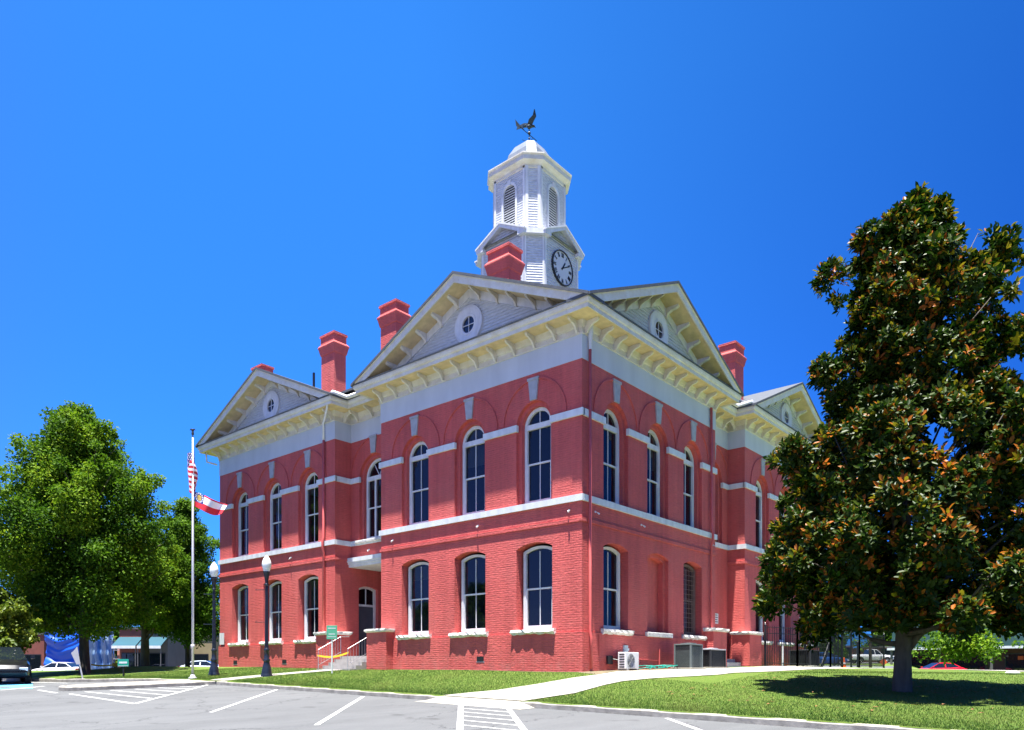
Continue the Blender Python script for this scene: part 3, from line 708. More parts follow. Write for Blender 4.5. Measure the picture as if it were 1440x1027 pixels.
rf.ring(hp, tp, True); rf.poly(tp)
rfo = rf.build("roof", m_roof, CH)
# gutters in the recess eaves, with leaders
gt = MB()
def gutter(p, r=.085):
    gt.tube(p, r, 10)
gts = []
gutter([(X2 + OH + .05, -OH + .02, 11.80), (X2 + OH + .12, RA - OH - .12, 11.76), (W1 - OH - .1, RA - OH - .12, 11.74)])
gt.build("gutter", m_gutter, CH, smooth=True); gt = MB()
gutter([(OH - .05, B2 - OH - .05, 11.80), (-RB + OH + .08, B2 - OH - .1, 11.76), (-RB + OH + .08, B1 + OH + .1, 11.74)])
gt.build("gutter", m_gutter, CH, smooth=True)
dsm = M("red_painted_pipe", (.60, .11, .10), .5, .1, 4)
def downspout(pts, mat=dsm, r=.05, nm="downspout"):
    mb = MB(); mb.tube(pts, r, 8); return mb.build(nm, mat, CH, smooth=True)
downspout([(.09, .33, 10.85), (.09, .33, 1.3), (.13, .33, 1.1), (.13, .33, .05)])
fun = MB(); fun.lathe([(.055, 10.5), (.06, 10.75), (.10, 11.05), (.10, 11.45)], .1, .33, 10); fun.build("downspout_head", m_trim, CH, smooth=True)
downspout([(.09, 9.2, 10.95), (.09, 9.2, 5.9), (.16, 9.2, 5.7), (.16, 9.2, 5.4), (.09, 9.2, 5.2), (.09, 9.2, 1.3), (.14, 9.2, 1.05), (.14, 9.2, .2)], r=.055)
downspout([(X2 + .35, -OH + .1, 11.7), (X2 + .35, -OH + .1, 11.25), (X2 - .7, -.1, 10.95), (X2 - .7, -.09, 10.2)], m_gutter, .045)
downspout([(X2 - .7, -.09, 10.2), (X2 - .7, -.09, 5.9), (X2 - .7, -.15, 5.7), (X2 - .7, -.15, 5.4), (X2 - .7, -.09, 5.2), (X2 - .7, -.09, 1.7)], r=.055)
downspout([(X3 - .5, -.5, 11.4), (X3 - .5, -.45, 10.9), (X3 - .1, -.1, 10.75)], m_gutter, .05)
# chimneys
def chimney(xr, yn, zb, wx=1.0, wy=.66, zc=15.2, zt=15.78):
    x0, x1, y0, y1 = xr - wx, xr, yn, yn + wy
    mb = MB(); cx, cy = (x0 + x1) / 2, (y0 + y1) / 2
    prof = [(0, zb - 1.2), (0, zc - .38), (.03, zc - .36), (.06, zc - .22), (.09, zc - .08), (.12, zc), (.12, zc + .04), (.02, zc + .16), (.02, zt - .12), (.06, zt - .1), (.06, zt)]
    rings = [[(x0 - o_, y0 - o_, z), (x1 + o_, y0 - o_, z), (x1 + o_, y1 + o_, z), (x0 - o_, y1 + o_, z)] for o_, z in prof]
    for A, B in zip(rings, rings[1:]): mb.ring(A, B, True)
    mb.poly(rings[-1])
    c = mb.build("chimney", m_brick, CH)
    fl = MB(); fl.box(x0 - .07, x1 + .07, y0 - .07, y1 + .07, zb - 1.2, zb + .0); fl.build("flashing", m_rmetal, c)
    st = MB()
    for i in range(7): st.box(x0 + (i + .1) * wx / 7, x0 + (i + .6) * wx / 7, y0 - .02, y0 + .01, zb + .0, zb + .07)
    for i in range(5): st.box(x1 - .01, x1 + .02, y0 + (i + .1) * wy / 5, y0 + (i + .6) * wy / 5, zb + .0, zb + .07)
    st.build("step_flashing", m_trim, c)
chimney(-14.85, 1.2, 12.95); chimney(-10.1, .85, 12.5, zc=15.05, zt=15.6); chimney(-4.0, 1.0, 13.9, 1.0, .70, 15.25, 15.8); chimney(-20.75, 1.05, 13.0, .9, .62, 15.2, 15.75)
# right-hand chimney stands with its long side along the side wall
chimney(-1.15, 14.3, 13.1, .78, .98)
vp = MB(); vp.tube([(-16.6, 1.3, 13.0), (-16.6, 1.3, 14.3)], .06, 8); vp.build("vent_pipe", m_black, CH)

# tower
TX, TY = -11.42, 11.32
def octa(h, c): return [(-h + c, -h), (h - c, -h), (h, -h + c), (h, h - c), (h - c, h), (-h + c, h), (-h, h - c), (-h, -h + c)]
def oring(h, c, z): return [(TX + x, TY + y, z) for x, y in octa(h, c)]
H1, C1_, H2, C2_ = 2.15, .72, 1.60, .56
TB, TE, UE, UT = 13.2, 22.0, 25.85, 26.35
def laps(mb, h, c, z0, z1, step=.13, gap=None):
    for k, ((ax, ay), (bx, by)) in enumerate(zip(octa(h, c), octa(h, c)[1:] + octa(h, c)[:1])):
        a, b = Vector((TX + ax, TY + ay, 0)), Vector((TX + bx, TY + by, 0)); t = (b - a).normalized(); nn = Vector((t.y, -t.x, 0)); L_ = (b - a).length
        z = z0
        while z < z1 - 1e-4:
            z2 = min(z + step, z1)
            segs = [(0, L_)]
            if gap and k % 2 == 0 and z2 > gap[0] and z < gap[1]:
                if z < gap[2]: hw = gap[3]
                else: q = 1 - ((z - gap[2]) / (gap[1] - gap[2])) ** 2; hw = gap[3] * math.sqrt(max(q, 0))
                segs = [(0, L_ / 2 - hw), (L_ / 2 + hw, L_)]
            for s0, s1 in segs:
                P = lambda s_, o_, zz: tuple(a + t * s_ + nn * o_ + Vector((0, 0, zz)))
                mb.quad(P(s0, .025, z), P(s1, .025, z), P(s1, 0, z2), P(s0, 0, z2)); mb.quad(P(s0, 0, z), P(s1, 0, z), P(s1, .025, z), P(s0, .025, z))
            z = z2
    return mb
tw = MB(); laps(tw, H1, C1_, TB, TE); laps(tw, H2, C2_, TE + .1, UE, gap=(22.95, 25.25, 24.82, .40))
GA, GR = .58, 1.25                # gable rise, half-run of the lower stage faces
for k in range(4):
    rot = k * PI / 2; cs, sn = math.cos(rot), math.sin(rot)
    fr = lambda s, d, z, cs=cs, sn=sn: (TX + s * cs + (H1 - d) * sn, TY + s * sn - (H1 - d) * cs, z)
    hwf = H1 - C1_; z = TE
    while z < TE + .75:
        z2 = z + .13; k1 = hwf * (1 - (z - TE) / .80); k2 = hwf * max(0, 1 - (z2 - TE) / .80)
        tw.quad(fr(-k1, -.025, z), fr(k1, -.025, z), fr(k2, 0, z2), fr(-k2, 0, z2)); z = z2
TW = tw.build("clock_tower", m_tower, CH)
ct = MB(); po = MB()
for k in range(4):
    rot = k * PI / 2; cs, sn = math.cos(rot), math.sin(rot)
    f1 = lambda s, d, z, cs=cs, sn=sn: (TX + s * cs + (H1 - d) * sn, TY + s * sn - (H1 - d) * cs, z)
    f2 = lambda s, d, z, cs=cs, sn=sn: (TX + s * cs + (H2 - d) * sn, TY + s * sn - (H2 - d) * cs, z)
    hw = H1 - C1_
    # raking cornice of each lower gable, with flat returns
    for sg in (-1, 1):
        ct.prism([(0, TE + .95), (0, TE + .74), (sg * (hw - .05), TE - .02), (sg * (hw + .22), TE - .02), (sg * (hw + .22), TE + .10)], -.27, -.20, f1)
        ct.prism([(0, TE + .99), (0, TE + .90), (sg * (hw + .24), TE + .06), (sg * (hw + .24), TE + .14)], -.31, .8, f1)
        ct.quad(f1(0, -.22, TE + .76), f1(sg * (hw + .2), -.22, TE + .0), f1(sg * (hw + .2), .05, TE + .0), f1(0, .05, TE + .76))
        ct.prism([(sg * (hw - .25), TE - .10), (sg * (hw + .2), TE - .10), (sg * (hw + .2), TE + .08), (sg * (hw - .25), TE + .08)], -.26, .02, f1)
        # corner boards
        po.prism([(sg * hw, TB), (sg * (hw - .13), TB), (sg * (hw - .13), TE), (sg * hw, TE)], -.05, 0, f1)
        h2 = H2 - C2_
        po.prism([(sg * h2, TE + .1), (sg * (h2 - .12), TE + .1), (sg * (h2 - .12), UE), (sg * h2, UE)], -.05, 0, f2)
        # louvre casing jambs
        po.prism([(sg * .40, 22.9), (sg * .53, 22.9), (sg * .53, 24.84), (sg * .40, 24.84)], -.06, .02, f2)
    A = [(-.40 * math.cos(PI * i / 14), 24.82 + .43 * math.sin(PI * i / 14)) for i in range(15)]; B = [(-.54 * math.cos(PI * i / 14), 24.82 + .57 * math.sin(PI * i / 14)) for i in range(15)]
    for (p, q), (r_, s_) in zip(zip(A, B), zip(A[1:], B[1:])): po.prism([p, q, s_, r_], -.06, .02, f2)
    po.prism([(-.07, 25.22), (.07, 25.22), (.10, 25.50), (-.10, 25.50)], -.09, .0, f2)
    po.prism([(-.55, 22.8), (.55, 22.8), (.55, 22.92), (-.55, 22.92)], -.09, .02, f2)
    lv = MB()
    z = 22.95
    while z < 25.2:
        hwz = .40 if z < 24.82 else .40 * math.sqrt(max(0, 1 - ((z - 24.82) / .43) ** 2))
        if hwz > .04: lv.prism([(-hwz, z), (hwz, z), (hwz, z + .035), (-hwz, z + .035)], -.0, .04, f2)
        z += .13
    lv.build("louvre", M("louvre_blue_grey_%d" % k, (.55, .58, .62), .6, .1, 5), TW)
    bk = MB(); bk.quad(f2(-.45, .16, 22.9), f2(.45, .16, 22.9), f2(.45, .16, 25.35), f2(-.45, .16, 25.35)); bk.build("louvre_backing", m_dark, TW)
for k in range(4):                                         # chamfer cornices of the lower stage
    i = k * 2 + 1; O1 = octa(H1, C1_); a, b = Vector(O1[i]), Vector(O1[(i + 1) % 8]); t = (b - a).normalized(); nn = Vector((t.y, -t.x))
    fc = lambda s, d, z: (TX + a.x + t.x * s - nn.x * d, TY + a.y + t.y * s - nn.y * d, z)
    L_ = (b - a).length
    ct.prism([(-.10, TE - .092), (L_ + .10, TE - .092), (L_ + .10, TE + .165), (-.10, TE + .165)], -.25, .3, fc)
    po.prism([(0, TB), (.10, TB), (.10, TE), (0, TE)], -.045, 0, fc); po.prism([(L_ - .10, TB), (L_, TB), (L_, TE), (L_ - .10, TE)], -.045, 0, fc)
    O2 = octa(H2, C2_); a2_, b2_ = Vector(O2[i]), Vector(O2[(i + 1) % 8])
    fd = lambda s, d, z: (TX + a2_.x + t.x * s - nn.x * d, TY + a2_.y + t.y * s - nn.y * d, z); L2 = (b2_ - a2_).length
    po.prism([(0, TE + .1), (.16, TE + .1), (.16, UE), (0, UE)], -.05, 0, fd); po.prism([(L2 - .16, TE + .1), (L2, TE + .1), (L2, UE), (L2 - .16, UE)], -.05, 0, fd)
    po.prism([(0, TE + .35), (L2, TE + .35), (L2, TE + .47), (0, TE + .47)], -.07, 0, fd)
po.build("corner_board", m_trim, TW)
def orr(prof, mat, nm):
    mb = MB(); R = [oring(H2 + o_, C2_ + o_ * .586, z) for o_, z in prof]
    for A, B in zip(R, R[1:]): mb.ring(A, B, True)
    mb.poly(R[-1]); return mb.build(nm, mat, TW)
orr([(.0, UE - .12), (.05, UE - .10), (.05, UE + .05), (.10, UE + .1), (.26, UE + .16), (.30, UE + .17), (.30, UE + .38), (.36, UE + .44), (.36, UE + .50), (-.3, UE + .66)], m_cream, "tower_cornice")
ct.build("lower_cornice", m_trim, TW)
skirt = MB(); skirt.ring(oring(H1 + .22, C1_ + .13, TE + .12), oring(H2 + .02, C2_, TE + .42), True); skirt.build("skirt_roof", m_rmetal, TW)
cap = MB(); R = [oring(h, c, z) for h, c, z in ((1.08, .38, UE + .55), (1.06, .37, UE + 1.15), (.98, .35, UE + 1.55), (.70, .28, UE + 2.05), (.34, .17, UE + 2.36), (.28, .15, UE + 2.40))]
for A, B in zip(R, R[1:]): cap.ring(A, B, True)
cap.poly(R[-1]); cap.build("dome_cap", M("pale_dome_metal", (.22, .25, .29), .5, .12, 2, metal=.3), TW)
# clocks
m_face = M("clock_face", (.60, .62, .65), .5, .04, 3); m_num = M("clock_black", (.02, .02, .022), .5, .1, 3)
for k in range(4):
    rot = k * PI / 2; cs, sn = math.cos(rot), math.sin(rot)
    f1 = lambda s, d, z, cs=cs, sn=sn: (TX + s * cs + (H1 - d) * sn, TY + s * sn - (H1 - d) * cs, z)
    cz, R0 = 20.83, .86
    cir = lambda r, d, n_=40: [f1(r * math.sin(2 * PI * i / n_), d, cz + r * math.cos(2 * PI * i / n_)) for i in range(n_)]
    fc_ = MB(); fc_.poly(cir(R0, -.07)); co = fc_.build("clock", m_face, TW)
    bz = MB(); bz.ring(cir(R0 - .03, -.075), cir(R0 - .03, -.12), True); bz.ring(cir(R0 - .03, -.12), cir(R0 + .02, -.12), True); bz.ring(cir(R0 + .02, -.12), cir(R0 + .02, 0), True)
    NUM = {1: "I", 2: "II", 3: "III", 4: "IIII", 5: "V", 6: "VI", 7: "VII", 8: "VIII", 9: "IX", 10: "X", 11: "XI", 12: "XII"}
    def bar(p, q, wd):
        v = Vector((q[0] - p[0], q[1] - p[1])).normalized(); n_ = Vector((-v.y, v.x)) * wd / 2
        bz.prism([(p[0] + n_.x, cz + p[1] + n_.y), (p[0] - n_.x, cz + p[1] - n_.y), (q[0] - n_.x, cz + q[1] - n_.y), (q[0] + n_.x, cz + q[1] + n_.y)], -.085, -.072, f1)
    for h, txt in NUM.items():
        an = h * PI / 6; u = Vector((math.sin(an), math.cos(an))); v = Vector((u.y, -u.x))
        wds = {'I': .05, 'V': .11, 'X': .11}; tot = sum(wds[c] for c in txt) ; x = -tot / 2
        for ch_ in txt:
            w_ = wds[ch_]; m_ = x + w_ / 2; r0, r1 = .55, .77
            pt = lambda a_, r_: (u.x * r_ + v.x * a_, u.y * r_ + v.y * a_)
            if ch_ == 'I': bar(pt(m_, r0), pt(m_, r1), .032)
            if ch_ == 'V': bar(pt(m_, r0), pt(x + .015, r1), .032); bar(pt(m_, r0), pt(x + w_ - .015, r1), .018)
            if ch_ == 'X': bar(pt(x + w_ - .01, r0), pt(x + .01, r1), .032); bar(pt(x + .01, r0), pt(x + w_ - .01, r1), .018)
            x += w_
    for an, ln, wd in ((math.radians(34), .42, .08), (math.radians(62), .62, .055)):
        bar((-.12 * math.sin(an), -.12 * math.cos(an)), (ln * math.sin(an), ln * math.cos(an)), wd)
    bz.build("clock_numerals_and_hands", m_num, co)
# eagle weathervane
wv = MB(); zt = UE + 2.38
wv.tube([(TX, TY, zt), (TX, TY, zt + 1.0)], .022, 6)
for a in (YAW + .5, YAW + .5 + PI / 2):
    wv.tube([(TX - .42 * math.cos(a), TY - .42 * math.sin(a), zt + .12), (TX + .42 * math.cos(a), TY + .42 * math.sin(a), zt + .12)], .012, 5)
wv.ball((TX, TY, zt + .34), .05); wv.ball((TX, TY, zt + .62), .085)
A = Vector((math.cos(YAW + .25), math.sin(YAW + .25), 0)); c0 = Vector((TX, TY, zt + .62))
wv.tube([c0 + A * .42 + Vector((0, 0, -.34)), c0 - A * .52 + Vector((0, 0, .25))], .02, 5)
side = Vector((-A.y, A.x, 0)); up = Vector((0, 0, 1))
tl = c0 - A * .50 + up * .24
wv.add([tuple(tl + up * .22 - A * .18), tuple(tl - A * .28 + up * .38), tuple(tl - up * .04 + A * .16), tuple(tl - up * .10 + A * .25), tuple(tl - up * .0 - A * .22)] + [tuple(tl + side * .02 + q) for q in (up * .22 - A * .18, -A * .28 + up * .38, -up * .04 + A * .16)], [(0, 1, 4, 3, 2), (5, 6, 7)])
bc = c0 + up * .34
for (p, r) in ((bc - A * .22 + up * .02, .06), (bc, .12), (bc + A * .12 + up * .06, .10), (bc + A * .24 + up * .08, .07)): wv.ball(p, r, 8, 6)
wv.tube([bc + A * .28 + up * .07, bc + A * .36 + up * .01], [.04, .008], 6)
wv.tube([bc - A * .2, bc - A * .34 - up * .02], [.05, .09], 6)
def wing(pts, wds, dirv):
    for (p, a), (q, b) in zip(zip(pts, wds), zip(pts[1:], wds[1:])):
        th = side * .012
        wv.add([tuple(p + dirv * a + th), tuple(p - dirv * a + th), tuple(q - dirv * b + th), tuple(q + dirv * b + th), tuple(p + dirv * a - th), tuple(p - dirv * a - th), tuple(q - dirv * b - th), tuple(q + dirv * b - th)],
               [(0, 1, 2, 3), (7, 6, 5, 4), (0, 4, 5, 1), (1, 5, 6, 2), (2, 6, 7, 3), (3, 7, 4, 0)])
wing([bc + A * .02 + up * .08, bc + A * .08 + up * .28 + side * -.1, bc + A * .24 + up * .50 + side * -.2, bc + A * .22 + up * .80 + side * -.25], [.12, .14, .10, .02], (A + up * -.2).normalized())
wing([bc - A * .02 + up * .08, bc - A * .25 + up * .26 + side * .35, bc - A * .5 + up * .33 + side * .7, bc - A * .52 + up * .24 + side * .8], [.12, .14, .10, .02], (A * .3 + up).normalized())
wv.build("weathervane", M("weathered_bronze", (.035, .05, .055), .4, .3, 6, metal=.4), TW)

# porch: floor, soffit slab, door, steps, pedestals
pb = MB(); pb.box(X2 + .012, W1 - .012, -.05, RA + DP, -.9, .62)
for k in range(1, 5): pb.box(-12.74, -10.48, -.05 - .30 * k, -.05 - .30 * (k - 1) - .001, -.9, .62 - .135 * k)
pb.build("porch_steps", m_stepc, CH)
cn = MB(); cn.box(X2 + .004, W1 + .0, .74, RA + DP, 4.585, 4.94); cn.box(X2 + .004, W1, .64, .76, 4.80, 4.98); cn.box(X2 + .004, W1, .69, .76, 4.70, 4.80)
cn.box(X2 + .004, W1, .74, .9, 4.94, 5.0); cn.build("porch_lintel", m_trim, CH)
wq = MB(); wq.quad((X2, RA, 4.9), (W1, RA, 4.9), (W1, RA, BB), (X2, RA, BB)); wq.build("wall", m_brick, CH)
sw = MB(); sw.box(-12.75, -10.5, RA - .16, RA + .05, 5.6, 5.72); sw.build("window_sill", m_stone, CH, bevel=.02)
dr = MB(); c = 1.85
O = outline(door); I = outline(door, .12)
dr.ring([fS(a, .16, b) for a, b in O], [fS(a, .16, b) for a, b in I]); dr.ring([fS(a, .16, b) for a, b in I], [fS(a, .26, b) for a, b in I]); dr.box(c - .44, c + .44, .17, .25, 2.92, 3.02, 0, fS)
dr.box(c - .015, c + .015, .18, .24, 3.0, 3.74, 0, fS)
do = dr.build("door_frame", m_trim, CH)
dd = MB(); dd.box(c - .44, c + .44, .21, .26, .63, 2.93, 0, fS)
for q in (-.25, .25):
    for (a, b) in ((.8, 1.6), (1.75, 2.8)): dd.box(c + q * .85 - .16, c + q + .16, .195, .21, a, b, 0, fS)
ddo = dd.build("door", m_door, do, bevel=.006)
gg = MB(); gg.quad(fS(c - .44, .22, 3.0), fS(c + .44, .22, 3.0), fS(c + .44, .22, 3.78), fS(c - .44, .22, 3.78)); gg.build("glass_pane", m_glass, do)
def pedestal(x0, x1, y0, y1, z1=1.56, seed=1):
    mb = MB(); mb.box(x0, x1, y0, y1, -.9, z1); o = mb.build("pedestal", m_brick, CH)
    cb = MB(); r_ = random.Random(seed); n = 9
    ol = [(x0 + (x1 - x0) * i / n, y0) for i in range(n)] + [(x1, y0 + (y1 - y0) * i / 5) for i in range(5)] + [(x1 - (x1 - x0) * i / n, y1) for i in range(n)] + [(x0, y1 - (y1 - y0) * i / 5) for i in range(5)]
    cx_, cy_ = (x0 + x1) / 2, (y0 + y1) / 2
    def rg(o_, z, j): return [(cx_ + (p[0] - cx_) * (1 + 2 * o_ / (x1 - x0)) + r_.uniform(-j, j), cy_ + (p[1] - cy_) * (1 + 2 * o_ / (y1 - y0)) + r_.uniform(-j, j), z + r_.uniform(-j, j) * .6) for p in ol]
    R = [rg(.0, z1 - .01, .0), rg(.05, z1 + .01, .02), rg(.08, z1 + .07, .025), rg(.07, z1 + .13, .015)]
    for A, B in zip(R, R[1:]): cb.ring(A, B, True)
    cb.poly(R[-1]); cb.build("stone_cap", m_stone, o)
pedestal(W1 - .42, W1 + .8, -.42, .5, seed=2); pedestal(X2 - .8, X2 + .42, -.42, .5, seed=3)
pedestal(-.4, .42, B1 - 1.05, B1 + .22, 1.62, 4); pedestal(-.4, .42, B2 - .45, B2 + .9, 1.62, 5)
p2b = MB(); p2b.box(-RB - .01, -.25, B1 + .24, B2 - .47, -.9, .52)
for k in range(1, 3): p2b.box(-.25 + .28 * (k - 1) + .001, -.25 + .28 * k, B1 + .24, B2 - .47, -.9, .52 - .16 * k)
p2b.build("porch_steps", m_stepc, CH)
wq = MB(); wq.quad((-RB, B1, -.9), (-RB, B2, -.9), (-RB, B2, BB), (-RB, B1, BB)); wq.build("wall", m_brick, CH)
# handrails
for xx, ya, yb_ in ((-12.62, -1.25, .0), (-10.62, -1.25, -.1)):
    h = MB(); za = .08
    h.tube([(xx, ya, za), (xx, ya, za + .80), (xx, -.1, 1.46), (xx, .35, 1.48)], .014, 6); h.tube([(xx, -.1, 1.46), (xx, -.1, .55)], .013, 6)
    h.tube([(xx, ya, za + .15), (xx, -.1, .80)], .010, 6)
    for k in range(1, 8): t = k / 8; h.tube([(xx, ya + t * 1.15, za + .15 + t * .57), (xx, ya + t * 1.15, za + .80 + t * .58)], .007, 5)
    h.build("handrail", m_steel, CH)
# vents, floodlights, notice on the wall
for fr, s, z in ((fA, -4.45, .42), (fA, -21.4, .42), (fA, -17.0, .42)):
    v = MB(); v.box(s - .17, s + .17, -.062, .0, z - .09, z + .09, 0, fr); vo_ = v.build("foundation_vent", m_dark, CH)
    q = MB(); q.box(s - .20, s + .20, -.058, -.052, z - .12, z - .09, 0, fr); q.build("vent_lip", m_key, vo_)
for fr, s in ((fA, -.5), (fA, -9.3), (fA, -4.6), (fBn, .75), (fBn, 3.7), (fBn, 9.5), (fBn, 14.0), (fAr, -11.9), (fA, -16.5)):
    l = MB(); l.box(s - .03, s + .03, -.03, 0, 5.24, 5.30, 0, fr); l.tube([fr(s, -.03, 5.27), fr(s, -.10, 5.24)], .01, 6)
    l.tube([fr(s, -.09, 5.24), fr(s + .06, -.14, 5.19)], [.018, .032], 8); l.build("floodlight", m_trim, CH)
nb = MB(); nb.box(-22.95, -22.5, -.07, -.05, 1.35, 1.95, 0, fA); nb.build("notice_board", m_trim, CH)
nb = MB(); nb.box(11.30, 11.72, -.03, -.001, 2.1, 2.56, 0, FB(-RB)); no_ = nb.build("notice_board", m_trim, CH)
nb = MB()
for k in range(4): nb.box(11.35, 11.67 - .05 * (k % 2), -.034, -.031, 2.17 + k * .1, 2.20 + k * .1, 0, FB(-RB))
nb.build("notice_lettering", m_dark, no_)
# ------------------------------------------------------------------ foliage
def leafmat(name, cols, rough=.55, trans=.35, back=None, spec=.35, backmix=1.0):
    m = bpy.data.materials.new(name); m.use_nodes = True; n = m.node_tree; n.nodes.clear()
    o = n.nodes.new("ShaderNodeOutputMaterial"); b = n.nodes.new("ShaderNodeBsdfPrincipled")
    at_ = n.nodes.new("ShaderNodeAttribute"); at_.attribute_name = "leaf"
    r = n.nodes.new("ShaderNodeValToRGB"); el = r.color_ramp.elements
    for i, c in enumerate(cols):
        p = i / (len(cols) - 1)
        e = el[i] if i < 2 else el.new(p)
        e.position = p; e.color = (*c, 1)
    for i, c in enumerate(cols): el[i].color = (*c, 1)
    n.links.new(at_.outputs['Fac'], r.inputs['Fac'])
    colr = r.outputs['Color']
    if back:
        g = n.nodes.new("ShaderNodeNewGeometry"); r2 = n.nodes.new("ShaderNodeValToRGB")
        r2.color_ramp.elements[0].color = (*back[0], 1); r2.color_ramp.elements[1].color = (*back[2], 1); e_ = r2.color_ramp.elements.new(.60); e_.color = (*back[1], 1); n.links.new(at_.outputs['Fac'], r2.inputs['Fac'])
        colr = mixc(n, g.outputs['Backfacing'], r.outputs['Color'], r2.outputs['Color'])
    n.links.new(colr, b.inputs['Base Color']); b.inputs['Roughness'].default_value = rough; b.inputs['Specular IOR Level'].default_value = spec
    t = n.nodes.new("ShaderNodeBsdfTranslucent"); n.links.new(colr, t.inputs['Color'])
    mx = n.nodes.new("ShaderNodeMixShader"); mx.inputs[0].default_value = trans
    n.links.new(b.outputs[0], mx.inputs[1]); n.links.new(t.outputs[0], mx.inputs[2]); n.links.new(mx.outputs[0], o.inputs['Surface'])
    return m
m_bark = M("rough_grey_bark", (.10, .085, .068), .9, .35, 6, 1.0, 14, vsc=(1, 1, .3), bd=.03)
m_bark2 = M("dark_brown_bark", (.055, .045, .036), .9, .35, 6, 1.0, 14, vsc=(1, 1, .3), bd=.03)
def npmesh(name, V, quads, val, mat, parent):
    me = bpy.data.meshes.new(name); nq = len(quads)
    me.vertices.add(len(V)); me.vertices.foreach_set('co', V.astype(np.float32).ravel())
    me.loops.add(nq * 4); me.loops.foreach_set('vertex_index', quads.astype(np.int32).ravel())
    me.polygons.add(nq); me.polygons.foreach_set('loop_start', np.arange(nq, dtype=np.int32) * 4)
    try: me.polygons.foreach_set('loop_total', np.full(nq, 4, dtype=np.int32))
    except Exception: pass
    me.update(calc_edges=True); a = me.attributes.new('leaf', 'FLOAT', 'FACE'); a.data.foreach_set('value', val.astype(np.float32))
    me.materials.append(mat); me.validate()
    o = bpy.data.objects.new(name, me); COL.objects.link(o); o.parent = parent; return o
def unit(v): return v / np.maximum(np.linalg.norm(v, axis=1, keepdims=True), 1e-9)
def leaves(P, D, Nrm, Ls, Ws, rng):
    """leaf blades from base P along D with face normal Nrm"""
    S = unit(np.cross(D, Nrm)); Ls = Ls[:, None]; Ws = Ws[:, None]
    up = unit(np.cross(S, D)); base = P; tip = P + D * Ls - up * Ls * .10
    l1 = P + D * Ls * .33 + S * Ws * .5 + up * Ws * .12; l2 = P + D * Ls * .7 + S * Ws * .42 + up * Ws * .08
    r1 = P + D * Ls * .33 - S * Ws * .5 + up * Ws * .12; r2 = P + D * Ls * .7 - S * Ws * .42 + up * Ws * .08
    V = np.stack([base, l1, l2, tip, r2, r1], 1).reshape(-1, 3); n_ = len(P); k = np.arange(n_)[:, None] * 6
    Q = np.concatenate([k + np.array([[0, 3, 2, 1]]), k + np.array([[0, 5, 4, 3]])], 1).reshape(-1, 4)
    return V, Q
def crown_small(name, blobs, n, size, mat, parent, seed=1, flat=.3):
    rng = np.random.default_rng(seed); B = np.array(blobs); wgt = B[:, 3] ** 2; wgt /= wgt.sum()
    idx = rng.choice(len(B), n, p=wgt); d = unit(rng.normal(size=(n, 3))); rr = B[idx, 3] * (1 - .6 * rng.random(n) ** 1.6) * (1 + .10 * rng.normal(size=n))
    # sub-clumps: pull leaves toward random twig tips
    tips = unit(rng.normal(size=(n // 28 + 1, 3))); k = rng.integers(0, len(tips), n)
    d = unit(d * .38 + tips[(idx * 37 + k) % len(tips)] * .75 + rng.normal(size=(n, 3)) * .10)
    P = B[idx, :3] + d * rr[:, None] * np.array([1, 1, .82])
    D = unit(d * .5 + rng.normal(size=(n, 3)) * .7 + np.array([0, 0, -.15])); Nn = unit(rng.normal(size=(n, 3)) * .6 + np.array([0, 0, 1.0]) + d * .5)
    Ls = size * (.7 + .6 * rng.random(n)); V, Q = leaves(P, D, Nn, Ls, Ls * .62, rng)
    val = np.repeat(np.clip(rng.beta(2, 3, n) * .8 + .55 * (rng.random(len(B))[idx] - .35), 0, 1), 2)
    return npmesh(name, V, Q, val, mat, parent)
def limbs(mb, base, top, r0, r1, targets, rng, wob=.12):
    base, top = Vector(base), Vector(top); n = 9; pts = []; rs = []
    for i in range(n):
        t = i / (n - 1); p = base.lerp(top, t); a = wob * math.sin(t * 5 + rng.random()) * t
        pts.append(p + Vector((a, -a * .6, 0))); rs.append(r0 + (r1 - r0) * t ** .8)
    rs[0] = r0 * 1.45; pts.insert(1, pts[0].lerp(pts[1], .18)); rs.insert(1, r0 * 1.08)
    mb.tube(pts, rs, 12)
    for tg in targets:
        tg = Vector(tg); h = clamp((tg.z - base.z) / (top.z - base.z) - rng.uniform(.10, .26), rng.uniform(.14, .3), .95)
        st = base.lerp(top, h); mid = st.lerp(tg, .5) + Vector((rng.uniform(-.2, .2), rng.uniform(-.2, .2), -.12 * (tg - st).length))
        rr = (r0 + (r1 - r0) * h) * .42; mb.tube([st, st.lerp(mid, .5) + Vector((0, 0, -.03)), mid, mid.lerp(tg, .5), tg], [rr, rr * .8, rr * .6, rr * .42, rr * .2], 6)
